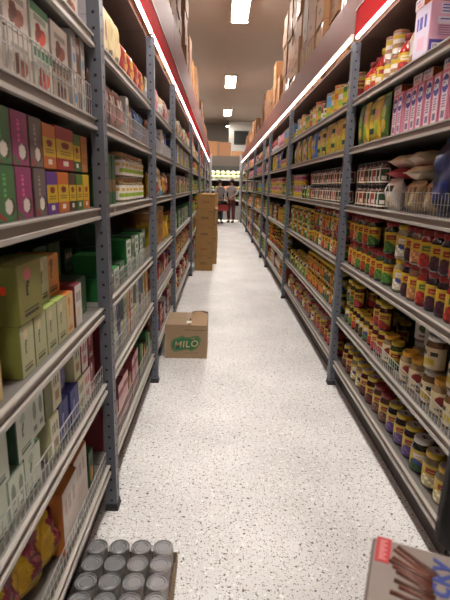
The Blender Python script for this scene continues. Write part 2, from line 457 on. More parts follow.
# --- jars
def jar(key, phrase, r, h, lid, content, art, lidtop=None, name='glass_jar'):
    def fn(q):
        sg = (8, 14, 20)[q]
        cm = M(col(content), .12, 0, .30, 60, .6); lm = M(col(lid), .35, 0, .05); lt = M(col(lidtop), .4, .1, .2, 40) if lidtop else lm
        b = MB(); b.lathe([(0,0),(r*.9,0),(r,h*.05),(r,h*.70),(r*.93,h*.77),(r*.80,h*.83),(r*.76,h*.87),(0,h*.87)], sg, cm)
        l = MB(); l.lathe([(r*.80,h*.855),(r*.84,h*.865),(r*.84,h*.965),(r*.79,h),(r*.70,h),(r*.68,h*.99),(0,h*.99)], sg, [lm,lm,lm,lm,lt,lt])
        if lidtop and q: l.box(-r*.3,r*.3,-r*.12,r*.14,h*.991,h*.994,P(K['red']))
        p = MB(); A = 1.95; n = (6, 16, 48)[q]
        def g(u, v):
            a = -pi/2 + (u-.5)*2*A; rr = r*(1.035 if q == 0 else 1.012)
            return (rr*cos(a), rr*sin(a), h*(.09+.60*v))
        p.grid(g, n, (4, 9, 26)[q], art, True)
        return [(name, b), ('lid', l), ('paper_label', p)]
    return Look(key, 'jar', name, phrase, 2*r, 2*r, h, fn)
# --- cartons of tea, dates, biscuits
def box(key, phrase, w, d, h, body, art, side=None, top=None, name='carton_box', cat='box', shape=(26,34)):
    def fn(q):
        b = MB(); b.cbox(w, d, h, P(col(body)), .002, 0, P(col(top)) if top else None, P(col(side)) if side else None)
        if q: b.box(-w*.49, w*.49, -.0006+d*.18, .0006+d*.18, h-.0008, h+.0006, P(shade(top or body,.7)))
        p = MB(); nu, nv = (4, 5) if q == 0 else shape
        p.grid(lambda u, v: ((u-.5)*w*.97, -d/2-.0007, h*(.015+.97*v)), nu if q != 1 else 12, nv if q != 1 else 16, art)
        return [(name, b), ('printed_front', p)]
    return Look(key, cat, name, phrase, w, d, h, fn)
# --- bags: pillow with crimped seals, standing or lying
def crinkle(rgb, metal=.55):
    key = ('foil', tuple(rgb))
    if key in MATS: return MATS[key]
    m = M(rgb, .22, metal, .25, 31).copy(); nt = m.node_tree; tc = nt.nodes.new('ShaderNodeTexCoord'); n = nt.nodes.new('ShaderNodeTexNoise'); n.inputs['Scale'].default_value = 55; n.inputs['Detail'].default_value = 3; n.inputs['Distortion'].default_value = 1.5
    b = nt.nodes.new('ShaderNodeBump'); b.inputs['Strength'].default_value = .9; b.inputs['Distance'].default_value = .012
    nt.links.new(tc.outputs['Object'], n.inputs['Vector']); nt.links.new(n.outputs['Fac'], b.inputs['Height']); nt.links.new(b.outputs[0], nt.nodes['Principled BSDF'].inputs['Normal'])
    MATS[key] = m; return m
def a_foil(c1, c2, c3):
    m1, m2, m3 = crinkle(col(c1)), crinkle(col(c2), .15), crinkle(col(c3), .2)
    def f(u, v):
        e = .12*sin(7*v)+.05*sin(19*v+3*u)
        if .25+e < u < .72+e and .18 < v < .80: return m3 if .35+e < u < .62+e and .34 < v < .62 and int(v*26) % 3 else m2
        return m1
    return f
def bag(key, phrase, w, d, h, body, art, lie=False, seal=None, name='pouch', rough=.3, wr=1.0):
    def fn(q):
        nu, nv = ((4,5),(12,16),(30,40))[q]
        ph = (sum(ord(c) for c in key) % 17)
        def thick(u, v):
            e = max(0, 1-abs(2*u-1)**3)**.6*max(0, 1-abs(2*v-1.0)**4)**.7
            return d/2*e*(1+.12*wr*sin(9*u+ph)*cos(11*v+ph))+.0008
        def P3(u, v, sg):
            x = (u-.5)*w*(1-.05*sin(pi*v)); z = h*.04+h*.90*v; y = sg*thick(u, v)
            return (x, z, d/2-y*-1*-1) if False else ((x, sg*thick(u, v), z) if not lie else (x, z-h/2, d/2-sg*thick(u, v)))
        bm_ = M(col(body), rough, 0, .15, 30)
        if wr > 1.4: bm_ = crinkle(col(body))
        b = MB()
        b.grid(lambda u, v: P3(u, v, 1) if not lie else P3(u, v, 1), nu, nv, lambda u, v: bm_, True)
        b.grid(lambda u, v: P3(1-u, v, -1), nu, nv, lambda u, v: art(1-u, v), True)
        t = MB(); sm = M(col(seal or body), rough, .1)
        t2 = MB()
        if not lie: t.box(-w*.49, w*.49, -.002, .002, h*.94, h, sm); t2.box(-w*.48, w*.48, -.0025, .0025, 0, h*.05, sm)
        else: t.box(-w*.49, w*.49, -h*.5, -h*.46, d/2-.002, d/2+.002, sm); t2.box(-w*.49, w*.49, h*.44, h*.49, d/2-.002, d/2+.002, sm)
        return [(name, b), ('top_seal', t), ('bottom_seal', t2)]
    return Look(key, 'bag', name, phrase, w, h if lie else d, d if lie else h, fn)
# --- bottles and tins
def bottle(key, phrase, r, h, cap, content, art):
    def fn(q):
        sg = (8, 12, 18)[q]; b = MB()
        b.lathe([(0,0),(r*.92,0),(r,h*.04),(r,h*.55),(r*.9,h*.64),(r*.45,h*.78),(r*.38,h*.86),(0,h*.86)], sg, M(col(content), .15, 0, .15, 30, .5))
        c = MB(); c.lathe([(r*.40,h*.84),(r*.46,h*.85),(r*.46,h*.98),(r*.36,h),(0,h)], sg, P(col(cap)))
        p = MB(); p.grid(lambda u, v: (r*1.015*cos(-pi/2+(u-.5)*4.4), r*1.015*sin(-pi/2+(u-.5)*4.4), h*(.08+.44*v)), (6,14,22)[q], (4,8,12)[q], art, True)
        return [('bottle', b), ('cap', c), ('paper_label', p)]
    return Look(key, 'bottle', 'bottle', phrase, 2*r, 2*r, h, fn)
def tin(key, phrase, r, h, rim, art, lid=None, name='tin'):
    def fn(q):
        sg = (8, 14, 24)[q]; mm = M(K['metal'], .3, .8, .05); lm = P(col(lid), .4) if lid else mm
        b = MB(); b.lathe([(0,.001),(r*.97,.001),(r,.004),(r,.007),(r*.985,.009),(r*.985,h-.009),(r,h-.007),(r,h-.003)], sg, mm)
        l = MB(); hl = h*.10 if lid else 0
        if lid: l.lathe([(r*1.015,h-hl-.002),(r*1.02,h-hl),(r*1.02,h-.003),(r*.97,h),(r*.9,h-.002),(0,h-.002)], sg, lm)
        else: l.lathe([(r,h-.003),(r*.985,h),(r*.93,h),(r*.90,h-.006),(r*.83,h-.006),(r*.77,h-.003),(r*.70,h-.003),(r*.64,h-.006),(r*.56,h-.006),(r*.52,h-.0045),(0,h-.0045)], sg, M((176,178,182), .3, .75, 0), False)
        p = MB(); n = (8,16,26)[q]
        p.grid(lambda u, v: (r*.995*cos(-pi/2+(u-.5)*2*pi), r*.995*sin(-pi/2+(u-.5)*2*pi), .010+(h-.020-hl)*v), n, (4,8,12)[q], art, True)
        return [(name, b), ('lid', l), ('paper_label', p)]
    return Look(key, 'tin', name, phrase, 2*r, 2*r, h, fn)

# right-hand jars
jar('q_brine','yellow-lidded jar of cloudy pale brine',.048,.160,'yellow',(136,126,100),a_polish('yellow','cream'),'metal')
jar('q_white','white-lidded jar of dark green contents',.048,.160,'white',(36,42,28),a_polish('yellow','dgreen','white','blue'),'metal')
jar('q_plum','yellow-lidded jar of dark purple contents',.048,.160,'yellow',(44,24,30),a_polish('yellow','purple','red','purple'),'metal')
jar('q_bean','red-lidded jar of brown contents',.048,.160,'red',(92,62,48),a_polish('yellow',(112,78,64)),'red')
jar('q_beet','yellow-lidded jar of burgundy contents',.048,.160,'yellow',(84,22,30),a_polish('yellow','burg'),'metal')
jar('q_pale','yellow-lidded jar with blue-marked pale label',.048,.160,'yellow',(140,130,96),a_polish('yellow','cream','white','blue'),'metal')
jar('q_dark','red-lidded wide jar of pale contents',.055,.20,'red',(170,150,130),a_polish('yellow',(150,72,64)),'red')
jar('q_rlab','red-lidded jar with red and yellow label',.044,.16,'red',(120,40,36),a_polish('yellow','red','dred'))
for k, ph, c, pic, mk, bd, lid in (('purple','red-lidded jar with dark purple label',(40,22,30),(62,30,46),'red',None,'red'),('redj','red-lidded jar of red contents',(130,34,32),(150,40,36),'green',None,'red'),
    ('tanj','red-lidded jar with tan label picture',(120,80,56),(172,124,84),'red',None,'red'),('greenj','red-lidded jar with green vegetable label',(44,56,30),(62,104,44),'red',None,'red'),
    ('bluej','yellow-lidded jar with blue and white label',(150,140,110),(206,200,180),'white','blue','yellow'),('redgreen','red-lidded jar with red vegetable label',(110,44,36),(150,56,40),'red',None,'red')):
    jar('k_'+k, ph, .042, .165, lid, c, a_polish('yellow', pic, mk, bd))
for k, ph, c, pic, mk, bd, lid in (('burg','yellow-lidded small jar of burgundy contents',(76,22,26),(150,34,34),'red',None,'yellow'),('green','yellow-lidded small jar of green contents',(56,66,28),(70,96,40),'red',None,'yellow'),
    ('blue','yellow-lidded small jar with blue-marked label',(90,76,40),(60,90,60),'white','blue','yellow'),('black','yellow-lidded small jar of black olives',(34,26,24),(60,44,36),'white','black','yellow'),
    ('amber','yellow-lidded small jar of amber contents',(150,90,36),(190,110,40),'red',None,'yellow')):
    jar('m_'+k, ph, .038, .145, lid, c, a_polish('yellow', pic, mk, bd))
jar('m_leaf','tall jar with green-leaf white label',.050,.155,'metal',(136,110,72),a_leaf('white','green'))
jar('m_orange','orange-lidded jar of pale brown contents',.046,.15,(214,160,52),(150,126,92),a_leaf('cream','red'))
jar('m_figure','tall metal-lidded jar with yellow-white label',.048,.15,'metal',(110,78,48),a_text('cream','black','yellow'))
jar('sp_green','spice jar with green-edged white label',.035,.128,'black',(70,48,34),a_frame('white','dgreen','white'))
jar('sp_red','spice jar with red-edged white label',.035,.128,'black',(80,52,40),a_frame('white',(150,60,50),'white'))
jar('sp_dark','spice jar with dark framed label',.035,.128,'black',(60,44,38),a_frame('cream',(70,48,40),'tan'))
jar('sp_white','spice jar with white label',.035,.128,'metal',(170,160,140),a_frame('white','lime','white'))
jar('l_olive','jar of pale beans with yellow-white label',.045,.12,'tan',(116,100,62),a_text('white','yellow','lime'))
# left-hand tea and date boxes
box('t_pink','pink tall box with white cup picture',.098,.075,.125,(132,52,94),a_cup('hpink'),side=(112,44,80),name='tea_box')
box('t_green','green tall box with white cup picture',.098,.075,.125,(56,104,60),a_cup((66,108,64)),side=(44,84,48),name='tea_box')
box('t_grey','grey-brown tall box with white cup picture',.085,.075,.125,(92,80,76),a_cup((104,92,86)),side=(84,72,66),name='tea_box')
box('t_orange','orange and yellow box with red oval',.105,.075,.12,(170,88,36),a_band('orange','yellow','orange'),top='orange',name='tea_box')
box('t_red','wide red-yellow box with red oval',.17,.085,.125,(150,30,34),a_band('red','yellow','red'),top='dred',name='tea_box')
box('t_purple','purple and yellow box with red oval',.09,.075,.118,(92,50,130),a_band((92,50,130),'yellow',(92,50,130)),name='tea_box')
box('t_dark','brown and yellow box with red oval',.075,.07,.118,(70,48,36),a_band((70,48,36),'yellow',(60,46,40)),name='tea_box')
box('t_lime','green and yellow box with red oval',.075,.07,.118,(72,112,44),a_band((72,112,44),'yellow',(52,100,44)),name='tea_box')
box('t_yellow','plain yellow box with red oval',.075,.07,.118,(210,176,40),a_band('yellow','yellow','orange'),name='tea_box')
box('t_kraft','tan box with dark stripe',.075,.07,.12,(168,112,62),a_stripes([(168,112,62),(150,92,48),(176,124,70)],5),name='tea_box')
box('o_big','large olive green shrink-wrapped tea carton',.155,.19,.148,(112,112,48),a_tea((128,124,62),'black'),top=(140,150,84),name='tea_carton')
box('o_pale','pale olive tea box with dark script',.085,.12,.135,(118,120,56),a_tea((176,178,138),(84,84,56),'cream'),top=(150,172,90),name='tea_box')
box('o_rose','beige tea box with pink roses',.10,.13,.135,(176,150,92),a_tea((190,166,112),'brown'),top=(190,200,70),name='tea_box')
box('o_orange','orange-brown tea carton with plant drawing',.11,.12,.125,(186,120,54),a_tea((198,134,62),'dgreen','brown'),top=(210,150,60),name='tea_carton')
box('o_cream','cream and orange tea box',.07,.1,.135,(206,150,70),a_tea((206,180,130),'orange','orange'),top='orange',name='tea_box')
box('o_red','white tea box with dark red edges',.075,.1,.145,(110,36,40),a_text('white','grey','cream'),name='tea_box')
box('o_dgreen','dark green tea carton',.12,.14,.14,(34,62,36),a_tea((40,76,42),(90,120,80),'dgreen'),name='tea_carton')
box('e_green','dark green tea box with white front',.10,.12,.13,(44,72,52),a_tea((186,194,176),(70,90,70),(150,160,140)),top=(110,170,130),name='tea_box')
box('e_pale','pale green tea box with leaf drawing',.09,.11,.125,(150,166,146),a_leaf((190,198,180),(116,128,108)),name='tea_box')
box('e_cream','cream tea box with grey print',.075,.1,.13,(196,192,150),a_text((206,204,168),'grey','tan'),name='tea_box')
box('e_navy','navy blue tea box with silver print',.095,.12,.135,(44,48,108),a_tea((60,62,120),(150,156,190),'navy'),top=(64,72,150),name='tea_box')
box('e_olive','dark olive tea box',.06,.1,.14,(96,96,36),a_plain((100,100,40)),name='tea_box')
box('e_rose','rose and white tea box',.08,.1,.13,(150,54,66),a_text('white','rose','rose'),side=(150,54,66),name='tea_box')
box('e_dred','dark red tea box',.07,.1,.14,(116,30,38),a_tea((130,40,48),'white','white'),name='tea_box')
box('d_date','white box with brown date picture',.145,.11,.105,(214,206,200),a_date((200,190,178),(96,54,38)),name='date_box')
box('d_green','white and green box with red fruit',.13,.11,.105,(206,206,196),a_date((202,204,190),(150,56,44),(56,110,72)),side=(206,206,196),name='date_box')
box('d_dark','dark brown box with date picture',.15,.11,.095,(86,50,40),a_date((176,158,140),(70,40,30),'brown'),name='date_box')
box('d_pack','slim white packet with grey print',.05,.09,.12,(206,200,196),a_text('white','grey','sky'),name='packet')
box('d_brown','slim brown packet',.045,.09,.115,(120,84,64),a_text((140,104,84),'white','brown'),name='packet')
box('gm','pink carton with blue oval logo',.068,.07,.198,(214,128,150),lambda u, v: P((214,128,150)) if not .14 < u < .86 or v > .93 else P((226,214,222)) ,side=(226,160,182),top='pink',name='carton_box')
box('gm_end','pink carton with cream front',.075,.07,.198,(214,128,150),a_text((206,196,184),'grey','cream'),name='carton_box')
box('gm_big','large pink carton with purple lettered front',.145,.19,.225,(222,170,192),a_text((214,206,226),(84,84,170),(226,180,200)),side=(222,172,192),name='carton_box')
box('gm_flat','pink and white carton lying flat',.095,.08,.046,(222,196,200),a_text('white',(90,90,160),'pink'),top=(216,170,160),side='orange',name='carton_box')
box('c_orange','brown cardboard case with white label front',.16,.24,.225,(168,100,42),a_text((212,200,190),(180,160,150),(206,190,180)),top=(176,112,54),name='cardboard_case')
box('g_tall','tall dark green bottle-shaped box',.07,.07,.215,(30,84,40),a_stripes([(30,84,40),(120,90,50),(26,72,36),(30,84,40)],4),name='carton_box')
box('g_low','tall green box with small picture',.06,.07,.15,(34,84,44),a_date((60,96,50),(150,110,60)),name='carton_box')
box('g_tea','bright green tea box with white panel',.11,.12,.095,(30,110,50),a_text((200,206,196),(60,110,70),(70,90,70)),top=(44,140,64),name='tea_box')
box('g_dtea','dark green tea box with grey panel',.12,.12,.10,(34,70,40),a_text((86,110,84),'white','dgreen'),name='tea_box')
box('w_lilac','white box with lilac label',.11,.11,.085,(212,208,214),a_text('white',(110,110,160),(160,150,200)),name='carton_box')
box('b_paper','cream paper packet with red mark',.10,.08,.20,(206,180,130),a_leaf((214,196,150),'hpink'),name='packet')
box('v_book','yellow upright packet',.05,.1,.20,(214,186,60),a_text('yellow','blue','white'),name='packet')
box('v_blue','blue upright packet',.05,.1,.19,(70,90,170),a_text('blue','white','white'),name='packet')
box('v_white','white upright packet',.06,.1,.2,(210,206,200),a_text('white','blue','grey'),name='packet')
box('v_green','green upright packet',.06,.1,.18,(80,140,70),a_text('lime','white','green'),name='packet')
box('v_red','red upright packet',.06,.1,.18,(170,50,44),a_text('red','white','yellow'),name='packet')
box('r_rose','tall rose carton with pale panels',.11,.12,.22,(140,60,66),a_stripes([(196,150,150),(140,60,66),(206,170,168)],6),name='carton_box')
box('r_brown','brown carton with gold print',.09,.12,.16,(120,70,44),a_text((130,80,50),'gold','dred'),name='carton_box')
# bags
bag('n_pasta','cream noodle bag with red dot',.12,.07,.235,(206,186,140),a_leaf((216,200,156),(206,190,140)),name='noodle_bag')
bag('n_snack','yellow and red foil snack bag',.15,.07,.17,'yellow',a_snack('red','yellow','gold'),name='snack_bag',rough=.2)
bag('n_gold','gold snack bag',.13,.06,.17,'gold',a_snack('gold','brown','yellow'),name='snack_bag',rough=.2)
bag('n_choc','gold and red foil bag',.17,.085,.22,(196,154,36),a_foil((206,164,40),(120,24,44),(176,90,80)),name='foil_bag',rough=.16,wr=2.2,seal=(206,170,60))
bag('n_blue','dark blue shiny bag',.14,.08,.2,'navy',a_text('navy','sky','blue'),name='snack_bag',rough=.2)
bag('n_white','white bag with tan base',.13,.08,.2,(214,206,196),a_stripes(['tan','white','cream'],3),name='flour_bag')
bag('n_brown','brown bag with pale label',.12,.06,.19,(120,76,54),a_text((140,90,66),'white','rose'),name='snack_bag')
bag('n_green','green pouch with yellow fruit',.105,.036,.24,(96,130,40),a_snack('green','lime','yellow'),name='fruit_pouch',wr=.6)
bag('n_yellow','yellow pouch with fruit picture',.105,.036,.24,(214,176,34),a_snack('yellow','orange','lime'),name='fruit_pouch',wr=.6)
bag('n_lemon','dark green pouch with yellow lemons',.10,.036,.24,(54,84,36),a_stripes([(190,176,60),'dgreen',(206,190,60)],6),name='fruit_pouch',wr=.6)
bag('n_banana','blue pouch with yellow fruit',.12,.05,.24,(50,110,190),a_snack((50,110,190),'yellow','yellow'),name='fruit_pouch',wr=.6)
bag('n_pink','pink and white pouch',.11,.05,.2,'pink',a_snack('pink','white','hpink'),name='pouch')
bag('n_flour','white flour bag with black lettering',.15,.09,.16,(206,200,192),a_text('white','black','cream'),name='flour_bag')
bag('n_crumb','white crumb bag lying flat',.16,.062,.19,(214,200,182),a_text('cream','white','rose'),lie=True,name='crumb_bag')
bag('n_red','red and white bag lying flat',.19,.05,.24,(186,44,60),a_snack('red','white','pink'),lie=True,name='crumb_bag')
bag('n_tall','clear bag of beige crumbs',.12,.09,.15,(166,140,104),a_text((176,150,112),'brown','cream'),name='crumb_bag')
# bottles, tins
bottle('y_sauce','yellow-labelled red bottle with yellow cap',.042,.21,'yellow',(150,36,30),a_text('yellow','red','white'))
bottle('y_red','red-capped bottle with yellow-red label',.046,.19,'red',(160,40,34),a_polish('yellow','red','white'))
bottle('y_green','green bottle with pale label',.035,.20,'green',(70,110,50),a_text('white','green','lime'))
tin('i_tall','tall white and brown tin',.040,.115,'white',a_stripes(['white','tan','white','yellow'],4),lid=(150,100,70))
tin('i_yellow','yellow tin with brown lid',.055,.19,'white',a_stripes(['yellow','lime','white','yellow'],4),lid=(150,110,60))
tin('i_redyellow','red and yellow tin with brown lid',.06,.185,'white',a_polish('yellow','red','red'),lid=(150,104,60))
tin('i_blue','blue and yellow tin with grey lid',.05,.2,'white',a_stripes(['lime','yellow','sky','sky'],4),lid=(140,130,130))
tin('i_green','green and yellow tin',.045,.16,'white',a_stripes(['green','yellow','lime'],4))
tin('i_pink','pink and yellow tin',.045,.12,'white',a_polish('pink','yellow','hpink'))
tin('i_red','red and white tin',.045,.18,'white',a_stripes(['sky','white','red','rose'],4),lid='dred')
tin('i_lime','lime and white tin',.045,.12,'white',a_stripes(['lime','white','yellow'],3))
tin('i_orange','orange tall tin',.042,.21,'white',a_stripes(['orange','yellow','gold'],5),lid='orange')
tin('i_drum','large tan drum tin',.14,.30,'white',a_stripes([(168,126,74),(150,108,62)],5),lid=(150,116,72),name='drum_tin')
# lettering on the cartons with the oval logo
def gm_fn(q, base=LOOKS['gm'].fn):
    pp = base(q)
    if q:
        lg = MB(); bl = P((52,60,150)); n = 16
        lg.add([(.028*cos(2*pi*k/n), -.0362, .145+.034*sin(2*pi*k/n)) for k in range(n)], [tuple(range(n))], bl)
        lg.merge(text_mb('GM', .031, P((225,222,230)), 0, .0008), Matrix.Translation((0,-.0368,.145)) @ FRONT)
        ink = P((120,110,150))
        for k in range(5): lg.box(-.015,.015-.004*(k%2),-.0364,-.0360,.098-.010*k,.103-.010*k,ink)
        lg.box(-.014,.014,-.0364,-.0360,.018,.045,ink)
        pp = pp + [('oval_logo', lg)]
    return pp
LOOKS['gm'].fn = gm_fn
def gmb_fn(q, base=LOOKS['gm_big'].fn):
    sd = MB(); x = .0731; pu = P((84,80,160)); wh = P((224,214,226)); ln = P((150,120,160))
    sd.box(x-.0002,x+.0003,-.09,.02,.012,.075,pu); sd.box(x+.0003,x+.0006,-.078,.0,.018,.062,wh)
    for k in range(9): sd.box(x+.0006,x+.0008,-.072+.008*k,-.069+.008*k+.002*(k%2),.024,.056,P((90,90,130)))
    sd.box(x-.0002,x+.0003,-.06,.05,.135,.165,wh); sd.box(x+.0003,x+.0005,-.05,.045,.152,.157,pu)
    for k in range(5): sd.box(x-.0002,x+.0003,-.055,.05-.012*(k%3),.128-.009*k,.131-.009*k,ln)
    sd.box(x-.0002,x+.0003,-.05,.04,.175,.215,wh)
    for k in range(3): sd.box(x+.0003,x+.0005,-.045,.03-.01*k,.206-.012*k,.211-.012*k,pu)
    return base(q) + [('printed_side', sd)]
LOOKS['gm_big'].fn = gmb_fn

# ------------------------------------------------------------------ filling the shelves
SPECS = []; COUNT = {}
def put(side, bay, shelf, key, y, setback=.0, zoff=0.0, tier='', rot=0, tilt=None):
    lk = LOOKS[key]; s = -1 if side < 0 else 1
    x = (XL if s < 0 else XR) + s*(.020 + setback + lk.d/2)
    z = (LZ if s < 0 else RZ)[shelf] + .0008 + zoff
    SPECS.append([lk, side, bay, shelf, tier, y, (x, y, z), (pi/2 if s < 0 else -pi/2) + R(rot), tilt])
    return z + lk.h
def run(side, bay, shelf, y0, y1, keys, tiers=1, gap=.006, setback=0., rows=1, mode='seq', upper=None, zlim=True, jit=.004):
    """stand packages side by side from y0 to y1; tiers stacks the same package on itself"""
    y = y0; i = 0
    while True:
        k = keys[i % len(keys)] if mode == 'seq' else random.choice(keys)
        i += 1
        if k is None: y += .08; 
        else:
            lk = LOOKS[k]
            if y + lk.w > y1: break
            sb = setback + random.uniform(0, jit*2)
            for t in range(tiers if not isinstance(tiers, dict) else tiers.get(k, 1)):
                put(side, bay, shelf, k, y + lk.w/2, sb + random.uniform(0, jit), t*(lk.h+.0012), ('lower tier' if t == 0 else 'upper tier' if t == 1 else 'third tier') if (tiers != 1) else 'front row', random.uniform(-2.5, 2.5))
            for r in range(1, rows):
                put(side, bay, shelf, k, y + lk.w/2, sb + r*(lk.d+.012), 0, 'back row' if r == 1 else 'rear row', 0)
                if tiers == 2 and r == 1: put(side, bay, shelf, k, y + lk.w/2, sb + r*(lk.d+.012), lk.h+.0012, 'upper back', 0)
            y += lk.w + gap
        if y > y1 or i > 400: break

# ---- nearest right bay
run(1,0,0,1.05,3.22,['q_brine','q_brine','q_beet','q_beet','q_brine','q_brine','q_brine','q_white','q_plum','q_plum','q_plum','q_bean','q_bean','q_beet','q_beet','q_pale','q_pale','q_beet','q_beet','q_pale'],gap=.018,rows=2)
run(1,0,1,1.10,2.0,['m_orange','m_figure','m_figure'],tiers={'m_figure':2,'m_orange':1},gap=.012)
run(1,0,1,1.98,2.24,['m_orange','m_orange'],gap=.008)
run(1,0,1,2.10,2.42,['m_leaf','m_leaf'],tiers=2,gap=.02,setback=.11)
run(1,0,1,2.25,2.5,['m_green','m_orange'],gap=.008)
run(1,0,1,2.44,2.66,['m_burg','m_burg'],tiers=2,gap=.012)
run(1,0,1,2.62,2.95,['m_burg','m_blue','m_black','m_black'],gap=.008,rows=3)
run(1,0,1,2.94,3.24,['m_burg','m_green','m_blue'],tiers=2,gap=.010,rows=2)
run(1,0,2,1.08,1.80,['k_redj','k_purple','k_tanj'],tiers=2,gap=.014)
run(1,0,2,1.73,2.47,['k_redj','k_purple','k_purple','k_redj','k_tanj','k_purple','k_bluej','k_bluej'],tiers=2,gap=.010,rows=2)
run(1,0,2,2.47,2.58,['k_greenj'],tiers=2,gap=.010)
run(1,0,2,2.58,2.78,['k_greenj','k_redgreen'],gap=.010,rows=2)
run(1,0,2,2.78,3.24,['k_greenj','k_redgreen','k_greenj','k_tanj','k_redgreen'],tiers=2,gap=.010,rows=2)
run(1,0,3,2.66,3.24,['sp_green','sp_green','sp_red','sp_green','sp_dark','sp_red','sp_dark'],tiers=2,gap=.006)
run(1,0,4,1.72,1.96,['gm_end','gm','gm'],gap=.006)
run(1,0,4,1.96,2.60,['gm'],gap=.012)
for y in (1.80,1.91,2.02,2.22,2.33,2.58): put(1,0,4,'gm_flat',y,.02,.1995,'on top',0)
run(1,0,4,2.68,3.22,['n_green','n_yellow','n_lemon','n_yellow','n_green'],gap=.004)
put(1,0,5,'gm_big',2.09,.20,0,'back row'); put(1,0,5,'gm_big',2.325,.01,0,'front row',3); put(1,0,5,'gm_flat',2.37,.01,.227,'on top')
put(1,0,5,'n_white',2.47,.03,0,'front row',6); put(1,0,5,'y_red',2.585,.01,0,'front row')
for y in (2.69,2.80):
    put(1,0,5,'i_tall',y,.01,0,'lower tier'); put(1,0,5,'i_tall',y,.01,.1155,'upper tier')
put(1,0,5,'y_sauce',2.92,.005,0,'front row'); put(1,0,5,'y_red',3.04,.01,0,'front row'); put(1,0,5,'y_red',3.15,.01,0,'front row')
# bags of crumbs and flour in the fenced part
put(1,0,3,'n_tall',2.12,.03,0,'front row'); put(1,0,3,'n_tall',2.27,.02,0,'front row'); put(1,0,3,'n_tall',2.40,.05,0,'front row')
put(1,0,3,'n_crumb',2.28,.01,.152,'lower tier',4); put(1,0,3,'n_crumb',2.30,.02,.218,'upper tier',-5); None
put(1,0,3,'n_flour',2.55,.0+.005,0,'front row',4); put(1,0,3,'n_red',2.52,.0,.161,'lower tier',-6); put(1,0,3,'n_crumb',2.50,.01,.212,'topmost tier',8); put(1,0,3,'n_red',2.34,.06,.284,'upper tier',3) if False else None

# ---- second right bay
run(1,1,0,3.36,3.85,['q_rlab'],gap=.02,rows=2)
run(1,1,0,3.85,4.0,['q_dark'],gap=.02)
run(1,1,0,4.0,5.95,['q_dark','q_dark','q_pale','q_bean'],gap=.025,rows=2)
run(1,1,1,3.36,4.05,['m_blue','m_green','m_blue','m_amber'],tiers=2,gap=.010)
run(1,1,1,4.05,4.75,['m_amber','m_burg','m_amber'],tiers=2,gap=.010)
run(1,1,1,4.75,5.95,['sp_white','m_green','sp_white','m_black'],gap=.012,rows=2)
run(1,1,2,3.36,4.6,['k_greenj','k_tanj','k_redgreen','k_tanj','k_bluej'],tiers=2,gap=.008)
run(1,1,2,4.6,5.95,['m_green','m_amber','sp_white','m_blue'],tiers=2,gap=.010)
run(1,1,3,3.36,4.9,['sp_red','sp_dark','sp_red','sp_green','sp_dark','sp_red'],tiers=2,gap=.004)
run(1,1,3,4.9,5.3,['sp_white','sp_green'],gap=.008)
run(1,1,3,5.3,5.95,['i_pink'],tiers=2,gap=.008)
run(1,1,4,3.36,4.25,['n_yellow','n_yellow','n_lemon'],gap=.002)
run(1,1,4,4.25,4.6,['n_lemon','n_yellow'],gap=.002)
run(1,1,4,4.6,4.95,['n_banana'],gap=.004)
run(1,1,4,4.95,5.95,['n_yellow','n_green','n_pink'],gap=.002)
run(1,1,5,3.36,5.95,['i_redyellow','i_green','i_green','i_yellow','i_orange','i_yellow','i_blue','y_green','i_red','i_green','i_orange','i_yellow'],gap=.035)

# ---- nearest left bay
run(-1,0,5,.9,1.80,['d_green','d_pack','d_pack','d_date','d_pack'],gap=.008)
run(-1,0,4,.86,1.66,['d_date','d_date','d_date','d_green','d_dark'],gap=.010)
for k, y in (('d_date',1.235),('d_green',1.39),('d_date',1.55)): put(-1,0,4,k,y,.005,.107,'upper tier')
run(-1,0,4,1.66,1.83,['d_pack','d_brown','d_pack'],tiers=2,gap=.004)
run(-1,0,3,.80,1.06,['t_green','t_pink'],gap=.004)
for k, y in (('t_green',1.105),('t_pink',1.207),('t_grey',1.315),('t_purple',1.408),('t_orange',1.508),('t_dark',1.60),('t_red',0)):
    if y: put(-1,0,3,k,y,.004,0,'lower tier')
for k, y in (('t_lime',1.68),('t_yellow',1.762)): put(-1,0,3,k,y,.004,0,'lower tier')
for k, y in (('t_green',1.00),('t_green',1.10),('t_pink',1.203),('t_grey',1.305),('t_orange',1.405),('t_red',1.545),('t_lime',1.668),('t_kraft',1.755)): put(-1,0,3,k,y,.004,.1262,'upper tier')
run(-1,0,2,.80,1.10,['o_rose'],gap=.006)
for k, y in (('o_pale',1.155),('o_pale',1.245),('o_pale',1.335),('o_pale',1.425),('o_cream',1.505),('o_orange',0)):
    if y: put(-1,0,2,k,y,.004,0,'lower tier')
put(-1,0,2,'o_big',1.19,.0,.1365,'upper tier'); put(-1,0,2,'o_pale',1.36,.03,.1365,'upper tier'); put(-1,0,2,'o_orange',1.47,.04,.1365,'upper tier'); put(-1,0,2,'o_big',1.03,.16,.1365,'upper back')
put(-1,0,2,'o_red',1.60,.004,0,'lower tier')
for y in (1.35,1.50,1.65): put(-1,0,2,'o_orange',y,.17,0,'back row')
for y in (1.22,1.36): put(-1,0,2,'o_dgreen',y,.25,.1365,'upper back')
for y in (1.62,1.76): put(-1,0,2,'o_dgreen',y,.13,.126,'upper back')
put(-1,0,2,'o_dgreen',1.73,.03,0,'lower tier'); put(-1,0,2,'o_dgreen',1.62,.17,.0,'rear row') if False else None
run(-1,0,1,.78,1.27,['e_pale','e_green','e_pale','e_green'],gap=.006)
run(-1,0,1,1.27,1.80,['e_cream','e_navy','e_navy','e_cream','e_rose','e_dred'],gap=.006)
put(-1,0,1,'e_green',.94,.0,.1315,'upper tier'); put(-1,0,1,'e_green',1.09,.0,.1315,'upper tier'); put(-1,0,1,'e_pale',1.20,.01,.1315,'upper tier')
